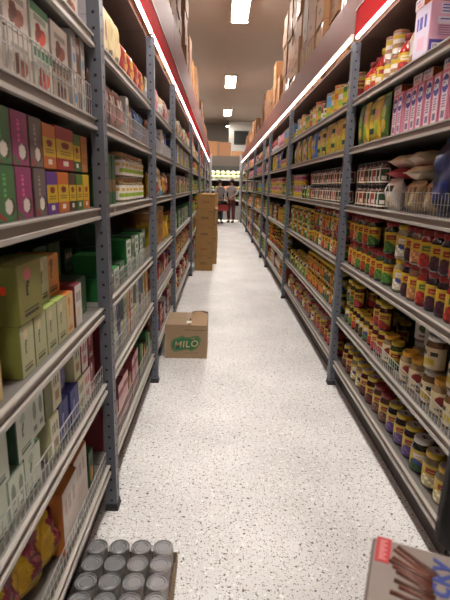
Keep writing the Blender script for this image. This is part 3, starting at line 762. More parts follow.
put(-1,0,1,'e_olive',1.285,.01,.1315,'upper tier'); put(-1,0,1,'e_cream',1.355,.01,.1315,'upper tier')
put(-1,0,1,'e_navy',1.445,.03,.1365,'upper tier'); put(-1,0,1,'e_cream',1.57,.01,.1365,'upper tier'); put(-1,0,1,'e_rose',1.66,.01,.1315,'upper tier'); put(-1,0,1,'e_dred',1.745,.01,.1415,'upper tier')
put(-1,0,0,'c_orange',1.40,.004,0,'front row'); put(-1,0,0,'c_orange',1.575,.02,0,'front row'); put(-1,0,0,'g_low',1.71,.02,0,'front row'); put(-1,0,0,'r_brown',1.78,.02,0,'front row') if False else None
for y, sb, rt, rl in ((.70,.01,6,14),(.85,.02,-8,20),(1.00,.01,8,16),(1.14,.02,-5,24),(1.255,.0,6,30)): put(-1,0,0,'n_choc',y,sb,0,'front row',rt,(-12,rl))
for y, sb in ((1.00,.14),(1.20,.14)): put(-1,0,0,'n_choc',y,sb,0,'back row',5,(-10,20))

# ---- second left bay
put(-1,1,5,'w_lilac',1.98,.01,0,'lower tier'); put(-1,1,5,'w_lilac',1.98,.012,.0865,'upper tier'); put(-1,1,5,'w_lilac',2.10,.012,0,'lower tier')
put(-1,1,5,'b_paper',2.21,.02,0,'front row'); put(-1,1,5,'n_pasta',2.33,.01,0,'front row'); put(-1,1,5,'n_pasta',2.455,.01,0,'front row')
for y in (2.60,2.77,2.94,3.11): put(-1,1,5,'n_snack',y,.005,0,'front row',random.uniform(-6,6))
run(-1,1,4,1.95,2.55,['n_brown','n_brown','d_brown','n_brown'],gap=.004)
put(-1,1,4,'v_white',2.62,.01,0,'front row'); put(-1,1,4,'v_book',2.69,.02,0,'front row'); put(-1,1,4,'n_brown',2.79,.02,0,'front row'); put(-1,1,4,'n_blue',2.94,.01,0,'front row'); put(-1,1,4,'n_blue',3.09,.01,0,'front row')
run(-1,1,3,1.93,2.12,['g_low'],gap=.012)
put(-1,1,3,'g_tall',2.17,.01,0,'front row'); put(-1,1,3,'g_tall',2.25,.01,0,'front row'); put(-1,1,3,'i_red',2.36,.03,0,'front row')
run(-1,1,3,2.43,3.2,['l_olive'],tiers=2,gap=.010)
run(-1,1,2,1.93,2.5,['g_tea','g_dtea'],gap=.012)
put(-1,1,2,'g_tea',2.00,.004,.0965,'upper tier'); put(-1,1,2,'g_dtea',2.20,.05,.1015,'upper tier'); put(-1,1,2,'g_dtea',2.24,.05,.2025,'third tier')
run(-1,1,2,2.5,3.2,['g_tea','g_dtea','g_tea'],tiers=2,gap=.010)
for y in (2.08,2.22,2.36): put(-1,1,2,'g_dtea',y,.16,0,'back row'); put(-1,1,2,'g_dtea',y,.18,.1015,'upper back')
run(-1,1,1,1.93,3.2,['e_rose','e_cream','e_pale','e_navy','e_cream','e_pale','o_cream'],tiers={'e_rose':2,'e_cream':1,'e_pale':2,'e_navy':2,'o_cream':2},gap=.006)
run(-1,1,0,1.95,2.78,['r_rose','r_brown','r_rose'],gap=.014)
run(-1,1,0,2.80,3.2,['g_tall','v_green','r_brown'],gap=.012)
# ---- third left bay
run(-1,2,5,3.36,4.6,['w_lilac','n_white','n_brown','n_pink','w_lilac'],gap=.01)
run(-1,2,4,3.36,4.6,['n_brown','v_white','n_white','v_blue','n_blue','d_brown'],gap=.006)
run(-1,2,3,3.36,4.6,['n_gold','n_gold','n_brown','n_brown','n_pasta','i_red'],gap=.006)
put(-1,2,2,'i_drum',3.85,.01,0,'front row'); put(-1,2,2,'i_drum',4.15,.01,0,'front row')
run(-1,2,2,3.36,3.70,['v_book','n_snack'],gap=.006); run(-1,2,2,4.32,4.6,['n_gold','v_book'],gap=.006)
run(-1,2,1,3.36,4.6,['n_snack','r_rose','n_brown','v_red','v_blue','r_brown'],gap=.008)
run(-1,2,0,3.36,4.6,['n_brown','r_brown','v_white','n_blue','r_rose'],gap=.01)
# ---- fourth left bay
run(-1,3,5,4.78,7.4,['n_white','v_white','n_brown','i_red','n_pasta','v_green','n_snack'],gap=.012)
run(-1,3,4,4.78,7.4,['v_blue','v_white','v_book','v_white','v_book','v_green','n_brown','i_blue'],gap=.006)
run(-1,3,3,4.78,7.4,['n_brown','sp_white','r_brown','i_tall','k_tanj','v_white','sp_green'],gap=.010)
run(-1,3,2,4.78,5.3,['i_orange'],gap=.008); run(-1,3,2,5.3,7.4,['g_tea','i_green','g_dtea','i_red'],tiers={'g_tea':2,'g_dtea':2,'i_green':1,'i_red':1},gap=.008)
run(-1,3,1,4.78,7.4,['k_redj','i_lime','q_dark','k_tanj','i_yellow','v_red'],gap=.010)
run(-1,3,0,4.78,7.4,['n_white','q_rlab','v_red','k_tanj','i_red','n_gold'],gap=.010)
# ---- everything farther along the aisle
random.seed(11)
POOLS = {(1,0):['k_tanj','q_pale','r_rose','sp_white','i_lime','n_white','v_red','m_amber'],(1,1):['m_green','m_amber','k_redj','sp_white','sp_dark','i_lime','r_brown','m_blue'],
 (1,2):['m_green','i_lime','i_orange','sp_white','k_tanj','m_amber','sp_dark','i_tall'],(1,3):['i_blue','i_lime','v_blue','sp_white','i_green','sp_dark','i_pink'],
 (1,4):['n_banana','n_pink','n_green','n_white','n_yellow','i_pink','n_brown','n_lemon'],(1,5):['n_pink','i_yellow','n_white','i_orange','i_red','i_blue','v_white','n_snack'],
 (-1,0):['n_white','q_rlab','v_red','n_brown','i_red','r_brown'],(-1,1):['k_redj','i_lime','q_dark','v_red','i_yellow','n_snack'],(-1,2):['g_tea','i_green','i_orange','r_brown','k_redj','v_green'],
 (-1,3):['sp_white','v_white','i_blue','n_brown','k_tanj','v_green'],(-1,4):['v_blue','v_white','v_book','i_red','n_snack','v_green','i_orange'],(-1,5):['n_snack','i_orange','v_white','v_red','n_white','i_yellow']}
for side, bays, Z in ((-1, LBAYS, LZ), (1, RBAYS, RZ)):
    for bi, (y0, y1) in enumerate(bays):
        if (side < 0 and bi < 4) or (side > 0 and bi < 2): continue
        for sh in range(6):
            y = y0 + .08
            room = ((Z[sh+1]-.05) if sh < 5 else 2.29) - Z[sh]
            pool = POOLS[(side, sh)]
            while y < y1 - .2:
                k = random.choice(pool); lk = LOOKS[k]; nrep = random.randint(2, 5)
                t = 2 if lk.h*2 + .01 < room and lk.kind in ('jar','tin','box') else 1
                if lk.h > room: y += .03; continue
                for r in range(nrep):
                    if y + lk.w > y1 - .01: break
                    for q in range(t): put(side, bi, sh, k, y+lk.w/2, random.uniform(0,.012), q*(lk.h+.001), ('lower tier','upper tier')[q])
                    y += lk.w + .006
                y += .004

# ------------------------------------------------------------------ turn the list into objects
LIMIT = 300
bykind = {}
for sp in SPECS: bykind.setdefault(sp[0].kind, []).append(sp)
order = {}
for sp in sorted(SPECS, key=lambda s: (s[1], s[2], s[3], s[4], s[0].key, s[5])):
    k = (sp[0].phrase, sp[1], sp[2], sp[3], sp[4]); order.setdefault(k, []).append(id(sp))
def label_of(sp):
    def fin(t): return t.replace('upper back,', 'upper back row,') if len(t.split()) < 16 else t
    lk, side, bay, shelf, tier = sp[:5]
    ids = order[(lk.phrase, side, bay, shelf, tier)]
    o = '' if len(ids) == 1 else ', %s along' % ORD[min(ids.index(id(sp)), 70)]
    return fin('%s%s, %s, %s shelf, %s' % (lk.phrase, o, tier, SHELFW[shelf], bayword(side, bay)))
STUFFN = {'jar':'grocery_jar','box':'grocery_box','bag':'grocery_bag','tin':'grocery_tin','bottle':'grocery_bottle'}
for kind, sps in bykind.items():
    sps.sort(key=lambda s: s[5]); lim = LIMIT
    near, far = [], []
    for sp in sps:
        (near if len(near) < lim and sp[5] < 9.8 else far).append(sp)
    for sp in near:
        lk, side, bay, shelf, tier, y, loc, rz, tilt = sp
        q = 2 if y < 4.7 else 1
        ms = lk.meshes(q)
        o = link(lk.name, ms[0][1], None, loc, rz)
        if tilt:
            o.rotation_euler = (R(tilt[0]), R(tilt[1]), rz); o.location.z += .03
        for n, me in ms[1:]: link(n, me, o)
        tag(o, label_of(sp), lk.kind, 'rows of ' + lk.phrase)
    if far:
        mb = MB()
        for sp in far:
            lk = sp[0]; mt = Matrix.Translation(sp[6]) @ Matrix.Rotation(sp[7], 4, 'Z')
            for n, p in lk.parts(0): mb.merge(p, mt)
        o = mb.build(STUFFN[kind])
        tag(o, 'small distant %s stock on the shelves toward the far end of the aisle' % {'jar':'glass jar','box':'cardboard box','bag':'packaged bag','tin':'tin and canister','bottle':'bottle'}[kind], kind, None, 'stuff')
# ------------------------------------------------------------------ single products
# orange price sticker on the big olive carton
for o in [o for o in C.objects if o.name.startswith('tea_carton') and 'large olive' in o.get('label','') and 'upper tier' in o['label']]:
    b = MB(); n = 10; om = M((240,70,30),.5,0,0)
    b.add([(-.0785, -.060+.0085*cos(2*pi*k/n), .088+.012*sin(2*pi*k/n)) for k in range(n)], [tuple(range(n))], om)
    s_ = b.build('price_sticker', o); s_['label'] = 'orange price sticker on box side'
# big blue bag leaning over the shelf edge
e = LOOKS_e = bag('n_navy','large',.30,.15,.31,(16,20,54),a_text((14,20,58),(34,40,76),(22,38,110)),name='blue_bag',rough=.38,wr=1.3,seal=(60,70,120))
ms = e.meshes(2)
o = link('snack_bag', ms[0][1], None, (.922, 1.90, 1.2965), -pi/2)
for n, me in ms[1:]: link(n, me, o)
b = MB(); b.box(-.13,-.10,-.040,-.036,.15,.18,P((210,70,40))); b.build('price_tag', o)
tag(o, 'large dark blue glossy bag standing at the near end of the right shelf', 'bag')

# ------------------------------------------------------------------ floor: tray of tins
e = empty('can_tray', (-.305, 1.3, 0))
tm = M((120,96,70), .7, 0, .2, 12)
b = MB(); b.box(-.165,.165,-.245,.245,0.001,.004,tm); b.build('base', e)
b = MB(); b.box(-.168,-.165,-.248,.248,0.001,.05,tm); b.box(.165,.168,-.248,.248,0.001,.05,tm); b.box(-.165,.165,-.248,-.245,0.001,.05,tm); b.box(-.165,.165,.245,.248,0.001,.05,tm); b.build('side_wall', e)
b = MB(); n = 8
def filmpt(u, v):
    x = (u-.5)*.33; y = (v-.5)*.488
    return (x, y, .1165 + .003*sin(u*25)*cos(v*31))
b.grid(filmpt, 24, 34, lambda u, v, m=film_mat(): m, True)
fm_ = b.ms[0]
for sx in (-1, 1): b.grid(lambda u, v: (sx*.1665, (u-.5)*.488, .051+v*.064), 12, 2, lambda u, v: fm_, True)
b.build('plastic_wrap', e)
tag(e, 'cardboard tray of silver tins on the floor at the foot of the left rack', 'tray')
cl = tin('can','silver tin',.037,.110,'white',a_plain((150,146,142)),name='tin_can'); ms = cl.meshes(2)
RW_ = ['first','second','third','fourth','fifth','sixth']; CW = ['rack-side','inner left','inner right','aisle-side']
for r in range(6):
    for c in range(4):
        o = link('tin_can', ms[0][1], None, (-.305 + (c-1.5)*.0795, 1.3 + (2.5-r)*.0795, .0045), random.uniform(0,6))
        for n, me in ms[1:]: link(n, me, o)
        tag(o, 'silver tin in the floor tray, %s column, %s row from the far end' % (CW[c], RW_[r]), 'tin', 'silver tins in the floor tray')

# ------------------------------------------------------------------ floor: open carton with green logo
kraft = M((150,126,98), .75, 0, .10, 9); kraft_d = M((120,96,70), .8, 0, .1, 9); green_i = M((38,104,62), .6, 0, .08, 20)
W_, D_, H_ = .345, .40, .285
e = empty('cardboard_box', (-.262, 3.775 + D_/2, 0), R(0))
t = .004
b = MB()
b.box(-W_/2,W_/2,-D_/2,D_/2,.001,.005,kraft); b.box(-W_/2,W_/2,-D_/2,-D_/2+t,.005,H_,kraft); b.box(-W_/2,W_/2,D_/2-t,D_/2,.005,H_,kraft)
b.box(-W_/2,-W_/2+t,-D_/2+t,D_/2-t,.005,H_,kraft); b.box(W_/2-t,W_/2,-D_/2+t,D_/2-t,.005,H_,kraft); b.build('body', e)
b = MB(); b.box(-W_/2+.002,.022,-D_/2+.002,-D_/2+.20,H_+.0005,H_+.0045,kraft); b.build('flap', e)
b = MB(); b.box(-W_/2+.002,.022,-D_/2+.204,D_/2-.002,H_+.0005,H_+.0045,kraft); b.build('flap', e)
# right flap sags at the front and lifts at the back edge
def sheet(fn, nu, nv, m, th=.003):
    q = MB(); q.grid(lambda u, v: fn(u, v), nu, nv, lambda u, v: m, True); q.grid(lambda u, v: tuple(Vector(fn(1-u, v)) - Vector((0,0,th))), nu, nv, lambda u, v: m, True); return q
sheet(lambda u, v: (.03+u*(W_/2-.032), -D_/2+.01+v*(D_-.05), H_-.012+.012*u+.035*v*v*sin(pi*min(1,u*.8+.2))), 8, 8, M((162,130,96), .75, 0, .1, 9)).build('flap', e)
sheet(lambda u, v: (.03+u*(W_/2-.03), D_/2-.03+v*.03, H_+.012+.010*sin(pi*u)*v), 8, 3, M((60,50,42), .8)).build('gap_shadow', e)  # dark strip painted as the shadow in the gap behind the lifted flap
b = MB(); b.box(-.01,.035,-D_/2+.195,-D_/2+.40-.004,H_+.0046,H_+.0052,M((140,108,76), .35)); b.build('packing_tape', e)
b = MB(); b.box(.0,.04,-D_/2+.05,-D_/2+.12,H_+.0048,H_+.0058,M((225,222,214), .5)); b.build('paper_scrap', e)
# logo: splash with an outer ring and lettering left in the board's own colour
b = MB(); yf = -D_/2 - .0006
LOGO = [(120,345),(125,310),(150,287),(182,277),(205,264),(226,276),(262,274),(300,265),(328,272),(339,295),(332,325),(320,350),(298,371),(266,385),(246,371),(214,376),(180,385),(146,388),(126,370)]
def blob(f):
    base = [((x-231)/307*.345, (440-y)/253*.285) for x, y in LOGO]
    cx = sum(p[0] for p in base)/len(base); cz = sum(p[1] for p in base)/len(base); n = len(base); out = []
    for k in range(n):                                   # smooth closed curve through the outline
        p0, p1, p2, p3 = (base[(k+q-1) % n] for q in range(4))
        for t in (0, .25, .5, .75):
            out.append(tuple(.5*((2*p1[a])+(p2[a]-p0[a])*t+(2*p0[a]-5*p1[a]+4*p2[a]-p3[a])*t*t+(3*p1[a]-p0[a]-3*p2[a]+p3[a])*t**3) for a in (0, 1)))
    return [(cx+(p[0]-cx)*(1-(1-f)*.55), cz+(p[1]-cz)*f) for p in out], (cx, cz)
def poly(pc, y, m):
    pts, c = pc; n = len(pts); b.add([(p[0], y, p[1]) for p in pts] + [(c[0], y, c[1])], [(k, (k+1)%n, n) for k in range(n)], m)
poly(blob(1), yf, green_i); poly(blob(.90), yf-.0003, kraft); poly(blob(.84), yf-.0006, green_i)
b.merge(text_mb('MILO', .080, M((196,170,134), .75, 0, .05), .20, .0008, .0004, 1.10), Matrix.Translation((.000, yf-.0012, .121)) @ Matrix.Rotation(R(-5),4,'Y') @ FRONT)
b.merge(text_mb('Nestle', .014, kraft, .1, .0008), Matrix.Translation((.060, yf-.0012, .173)) @ Matrix.Rotation(R(-5),4,'Y') @ FRONT)
ink = M((70,62,50), .7)
x = -.01
for w in (.012,.006,.018,.004,.012,.020,.010,.006,.024,.012,.014):
    b.box(x,x+w,yf-.0002,yf+.0002,.243,.248,ink); x += w+.004
x = -.01
for w in (.016,.01,.006,.02,.012,.024): b.box(x,x+w,yf-.0002,yf+.0002,.045,.050,M((104,86,64), .7)); x += w+.005
b.build('printed_logo', e)
tag(e, 'open brown cardboard box with green splash logo on the aisle floor', 'cardboard box')

# ------------------------------------------------------------------ floor: stacks of brown cartons
box_m = M((160,122,70), .7, 0, .08, 7); tape_m = M((190,150,92), .3, 0, .05); ink_k = M((50,44,36), .7); ink_r = M((150,50,36), .7)
def carton(w, d, h, loc, rz, label, group, m=box_m, ink=ink_k, printed=True, name='carton', top_tape=True):
    key = ('carton', w, d, h, m.name, ink.name, printed)
    if key not in FONTC:
        b = MB(); b.cbox(w, d, h, m, .004); b.box(-w*.48,w*.48,-.0012,.0012,h-.001,h+.0003,M((90,64,34), .8))
        tp = MB(); tp.box(-w*.5-.0006,w*.5+.0006,-.024,.024,h+.0004,h+.001,tape_m); tp.box(-w*.5-.0008,-w*.5-.0002,-.024,.024,h*.72,h,tape_m); tp.box(w*.5+.0002,w*.5+.0008,-.024,.024,h*.72,h,tape_m)
        pr = MB(); y = -d/2-.0006; pc = MB(); pc.box(w*.2,w*.44,y-.0002,y+.0004,h*.86,h*.885,ink_k)
        if printed:
            x = -.07*w/.29
            for ww in (.012,.006,.022,.018,.026): pr.box(x,x+ww,y-.0002,y+.0004,h*.52,h*.56,ink); x += ww+.007
            x = -.062*w/.29
            for ww in (.02,.024,.014,.026,.02): pr.box(x,x+ww,y-.0002,y+.0004,h*.43,h*.475,ink); x += ww+.005
        FONTC[key] = (b.mesh('carton'), tp.mesh('packing_tape'), pr.mesh('printed_lettering') if printed else None, pc.mesh('printed_code'))
    ms = FONTC[key]
    o = link(name, ms[0], None, loc, rz); link('packing_tape', ms[1], o)
    if ms[2]: link('printed_lettering', ms[2], o); link('printed_code', ms[3], o)
    tag(o, label, 'carton', group); return o
z = .001; NM = ['bottom carton of the front brown stack on the aisle floor','second carton up in the front brown stack on the aisle floor','middle carton, third up, in the front brown stack on the floor','fourth carton up in the front brown stack on the aisle floor','topmost carton of the front brown stack on the aisle floor']
for k, (h, dx, rz, ik) in enumerate(((.248,0,1,ink_k),(.232,.004,-1,ink_r),(.262,.01,1,ink_k),(.266,.02,-1.5,ink_k),(.250,.03,1,ink_r))):
    carton(.292, .38, h, (-.262+dx, 8.03+.19+.01*k, z), R(rz), NM[k], 'brown cartons stacked on the floor', box_m, ik); z += h+.002
for st, (x, y, n) in enumerate(((-.20, 8.95, 4), (-.20, 9.75, 5))):
    z = .001
    for k in range(n):
        carton(.30, .40, .25, (x+.008*(k%2), y, z), R((-1)**k), '%s carton up in the brown stack %s the front floor stack' % (['lowest','second','third','fourth','fifth'][k], ['just behind','two stacks behind'][st]), 'brown cartons stacked on the floor'); z += .252

# ------------------------------------------------------------------ cartons piled on the racks
random.seed(5)
dk = [M((150,104,66), .75, 0, .12, 5), M((132,90,58), .75, 0, .12, 5), M((164,118,78), .75, 0, .12, 5)]
PILE = {1:[(3.4,3.80),(3.85,3.86),(4.3,3.75),(4.75,3.82),(5.2,3.86),(5.65,3.7),(6.1,3.86),(6.55,3.80),(7.0,3.9),(7.45,3.86),(8.0,3.2),(8.45,3.35),(8.9,3.1),(9.4,3.0),(9.9,3.25),(10.5,3.15),(11.2,3.3),(12,3.0),(12.8,3.2),(13.6,3.1),(14.4,3.2),(15.2,3.0),(16,3.15),(17,3.1),(18,3.2)],
        -1:[(2.6,3.0),(3.1,3.2),(3.6,3.1),(4.1,3.4),(4.6,3.6),(5.1,3.7),(5.6,3.85),(6.2,3.6),(6.9,3.75),(7.6,3.5),(8.3,3.1),(9.0,3.5),(9.8,3.7),(10.6,3.6),(11.4,3.2),(12.2,3.4),(13,3.5),(14,3.3),(15,3.2),(16,3.1),(17,3.0),(18,3.1)]}
sheen_m = M((196,176,150), .22, 0, .3, 20)
for side, lst in PILE.items():
    for si, (y, zt) in enumerate(lst):
        z = 2.3365; k = 0
        w = random.choice((.36,.38,.40)); d = random.choice((.34,.38,.40)); h = random.choice((.20,.24,.28)); m = random.choice(dk)
        step = (lst[si+1][0]-y) if si+1 < len(lst) else .6
        w = min(w, step-.02)
        while z + h < zt + .05:
            x = side*(.672 if side < 0 else 1.055) + random.uniform(-.012,.012)
            pl = '%s carton up in the %s pile along the %s rack top' % (['lowest','second','third','fourth','fifth','sixth','seventh','eighth'][k], ORD[si], 'left' if side < 0 else 'right')
            if side > 0 and y < 8 and k % 3 == 1: pl = pl.replace('carton', 'film-wrapped carton')
            o = carton(w, d, h, (x, y, z), (pi/2 if side < 0 else -pi/2)+R(random.uniform(-2,2)), pl, 'cartons piled on the %s rack top' % ('left' if side < 0 else 'right'), m, ink_k, k % 2 == 0)
            if 'film-wrapped' in pl:
                b = MB()
                for q in range(4):
                    xx = -w*.4+q*w*.24; b.box(xx,xx+.02+.02*(q%2),-d/2-.0035,-d/2-.0015,.01,h-.02-.03*(q%3),sheen_m)  # pale strips paint the glossy highlights on the film
                b.build('film_sheen', o)
            z += h + .0015; k += 1

# ------------------------------------------------------------------ held carton of chocolate sticks and strap at the lower right
ang = R(-22.7)
BX, BY, BT = .40, .205, .045
ux = Vector((cos(ang), sin(ang), 0)); vy = Vector((sin(ang), -cos(ang), 0))
cen = Vector((.237, .613, .90)) + ux*BX/2 + vy*BY/2
e = empty('snack_box', (cen.x, cen.y, .90-BT), ang)
cb = P((128,116,110), .45)
b = MB(); b.cbox(BX, BY, BT-.0005, cb, .004); b.build('body', e)
def lc(u, v): return (-BX/2+u, BY/2-v)          # local position from the far left corner
b = MB(); rm = P((170,36,44), .45)
x0, y0 = lc(.006, .052); x1, y1 = lc(.026, .001); b.box(x0,x1,y0,y1,BT-.0004,BT+.0002,rm)
for k in range(9): b.box(x0+.005,x1-.005-.003*(k%2),y0+.006+k*.0046,y0+.008+k*.0046,BT+.0002,BT+.0004,P((214,150,150)))
b.build('red_panel', e)
b = MB()
for k, (u0, v0, u1, v1, r, c) in enumerate(((.036,.012,.086,.048,.0042,(84,50,36)),(.031,.020,.080,.054,.0042,(104,60,46)),(.030,.036,.080,.060,.0042,(110,66,52)),(.026,.044,.080,.066,.0044,(80,46,34)),(.031,.053,.080,.072,.0042,(104,58,44)),(.036,.061,.082,.080,.0044,(88,50,36)),(.034,.078,.084,.088,.0042,(76,44,32)),(.040,.087,.086,.097,.0042,(94,54,40)),(.030,.100,.084,.107,.0042,(86,48,36)))):
    a_ = Vector((*lc(u0, v0), BT-.0015)); z_ = Vector((*lc(u1, v1), BT-.0015)); b.tube(a_, z_, r, P(c, .4), 8)
b.build('printed_sticks', e)
b = MB(); x, y = lc(.088, .052)
b.merge(text_mb('cky', .050, P((34,58,130), .45), .1, .0008), Matrix.Translation((x, y, BT+.0003)) @ Matrix.Rotation(R(86), 4, 'Z')); b.build('blue_lettering', e)
tag(e, 'pale snack carton with brown sticks and blue lettering, lower right corner', 'carton')
# trolley that carries it, below the picture
e = empty('shopping_trolley', (.60, .22, 0)); wm = M((150,150,155), .35, .8, 0)
b = MB(); X0, X1, Y0, Y1, Z0, Z1 = -.19, .20, -.50, .50, .55, .850
for z in (Z0, .65, .75, Z1):
    for p, q in (((X0,Y0),(X1,Y0)),((X1,Y0),(X1,Y1)),((X1,Y1),(X0,Y1)),((X0,Y1),(X0,Y0))): b.tube((*p,z),(*q,z),.004,wm,5)
n = 12
for k in range(n+1):
    x = X0+(X1-X0)*k/n
    b.tube((x,Y0,Z0),(x,Y1,Z0),.002,wm,4); b.tube((x,Y1,Z0),(x,Y1,Z1),.002,wm,4); b.tube((x,Y0,Z0),(x,Y0,Z1),.002,wm,4)
for k in range(22):
    y = Y0+(Y1-Y0)*k/21; b.tube((X0,y,Z0),(X0,y,Z1),.002,wm,4); b.tube((X1,y,Z0),(X1,y,Z1),.002,wm,4)
b.build('wire_basket', e)
b = MB()
for x in (X0+.03, X1-.03): b.tube((x,Y0+.05,.12),(x,Y1-.06,.12),.012,wm,8); b.tube((x,Y0+.05,.12),(x,Y0+.05,.55),.012,wm,8); b.tube((x,Y1-.06,.12),(x,Y0+.3,.55),.012,wm,8)
b.build('frame', e)
for x in (X0+.03, X1-.03):
    for y in (Y0+.06, Y1-.08):
        q = MB(); q.lathe([(0,-.012),(.05,-.012),(.055,0),(.05,.012),(0,.012)], 14, P((40,40,42))); w_ = q.build('wheel', e, (x, y, .056)); w_.rotation_euler = (0, pi/2, 0)
tag(e, 'wire shopping trolley under the pale snack carton at lower right', 'trolley')

def cloth_bag(w, d, h, m):
    q = MB(); prof = []
    for j in range(9):
        t = j/8; prof.append((w*(1-.10*t**2), d*(1-.35*t), h*t))
    vs = []; n = 16
    for pw, pd, pz in prof:
        for k in range(n):
            a = 2*pi*k/n; c_, s_ = cos(a), sin(a)
            vs.append((pw/2*math.copysign(abs(c_)**.5, c_), pd/2*math.copysign(abs(s_)**.5, s_)+.004*sin(5*a+9*pz), pz))
    fs = [tuple(range(n-1,-1,-1))] + [(j*n+k, j*n+(k+1)%n, (j+1)*n+(k+1)%n, (j+1)*n+k) for j in range(8) for k in range(n)] + [tuple(range(8*n,9*n))]
    q.add(vs, fs, m, True); return q
e = cloth_bag(.30,.07,.32,M((24,21,23), .85, 0, .2, 40)).build('shopping_bag', None, (.508,.655,.855))
b = MB(); b.box(-.118,.118,-.041,-.036,.01,.14,M((150,128,98), .8)); b.build('tan_panel', e)
tag(e, 'black fabric bag standing at the right edge beside the snack carton', 'bag')

# ------------------------------------------------------------------ produce cooler across the end of the aisle
steel_c = M((150,150,150), .4, .3, .05); dark_c = M((48,46,46), .6)
e = empty('produce_cooler', (.1, 21.4, 0))
b = MB(); b.box(-2.4,2.4,-.6,.5,.0,.55,M((120,118,116), .5)); b.build('base', e)
b = MB(); b.box(-2.4,2.4,.42,.5,.551,2.30,dark_c); b.build('back_panel', e)
b = MB(); b.box(-2.4,2.4,-.5,.5,2.301,2.62,M((84,74,66), .6)); b.box(-2.4,2.4,-.5,-.47,2.22,2.30,M((84,74,66), .6)); b.build('canopy', e)
for k, z in enumerate((.80,1.22,1.66)):
    b = MB(); b.box(-2.38,2.38,-.42+.05*k,.415,z,z+.03,steel_c); b.box(-2.38,2.38,-.43+.05*k,-.421+.05*k,z-.03,z+.05,M((190,186,180),.4)); b.build('shelf', e)
b = MB(); b.box(-2.38,2.38,-.44,-.36,2.25,2.295,EM((255,244,225), 14.0, 'cooler_glow')); b.build('cooler_lamp', e)
tag(e, 'lit produce cooler across the far end of the aisle', 'cooler')
random.seed(3)
def produce(name, c, r, x, y, z, label, group, wob=.12, sq=(1,1,.85)):
    b = MB(); b.ball((0,0,r*sq[2]), r, M(c, .5, 0, .35, 30), 10, 7, sq, wob, random.random()*6)
    o = b.build(name, None, (x,y,z)); return tag(o, label, name.replace('_',' '), group)
for r_ in range(3):
    for k in range(9):
        produce('lettuce', (206,212,166), .105, -.78+.22*k+.1*(r_ % 2), (21.14,21.36,21.25)[r_], (1.691,1.691,1.862)[r_], 'pale green lettuce, %s from left, %s row, on the cooler top shelf' % (ORD[k], ['front','back','upper'][r_]), 'lettuces on the cooler top shelf', .12)
for z, nm, cs in ((1.251,'produce_bunch',[(206,130,80),(120,140,70),(190,190,130),(90,120,60),(206,170,90)]),(.831,'produce_bunch',[(90,130,60),(150,160,100),(90,120,60),(190,180,130)])):
    for k in range(10):
        c = cs[k*3 % len(cs)]
        produce(nm, c, .085, -.72+.19*k, 21.10, z, '%s bunch of produce, %s from left, on the cooler %s shelf' % ('orange' if c[0] > 195 else 'pale' if c[0] > 140 else 'green', ORD[k], 'middle' if z > 1 else 'lower'), 'produce on the cooler shelves', .2)
for k, (x, w, h) in enumerate(((-.55,.62,.60),(.06,.50,.56),(.60,.50,.22),(1.2,.6,.3),(-1.2,.6,.5))):
    carton(w, .45, h, (x+.1, 21.35, 2.622), 0, '%s brown carton on top of the produce cooler, %s from left' % (['large','square','low','wide','end'][k], ['second','third','fourth','fifth','first'][k]), 'cartons on the produce cooler', dk[k % 3], ink_k, False)

# ------------------------------------------------------------------ two shoppers at the end of the aisle
def skin_mesh(name, pts, edges, m, loc, rz, parent=None, sub=2):
    me = bpy.data.meshes.new(name); me.from_pydata([p[:3] for p in pts], edges, []); me.update()
    o = bpy.data.objects.new(name, me); C.objects.link(o)
    sk = o.modifiers.new('skin', 'SKIN'); sk.use_smooth_shade = True
    for i, p in enumerate(pts):
        sv = me.skin_vertices[0].data[i]; rr = p[3]; sv.radius = rr if isinstance(rr, tuple) else (rr, rr); sv.use_root = (i == 0)
    ss = o.modifiers.new('sub', 'SUBSURF'); ss.levels = ss.render_levels = sub
    dg = bpy.context.evaluated_depsgraph_get()
    nm = bpy.data.meshes.new_from_object(o.evaluated_get(dg)); nm.name = name
    bpy.data.objects.remove(o); nm.materials.clear(); nm.materials.append(m)
    r = link(name, nm, parent, loc, rz); return r
skin_c = M((176,128,104), .55, 0, .05)
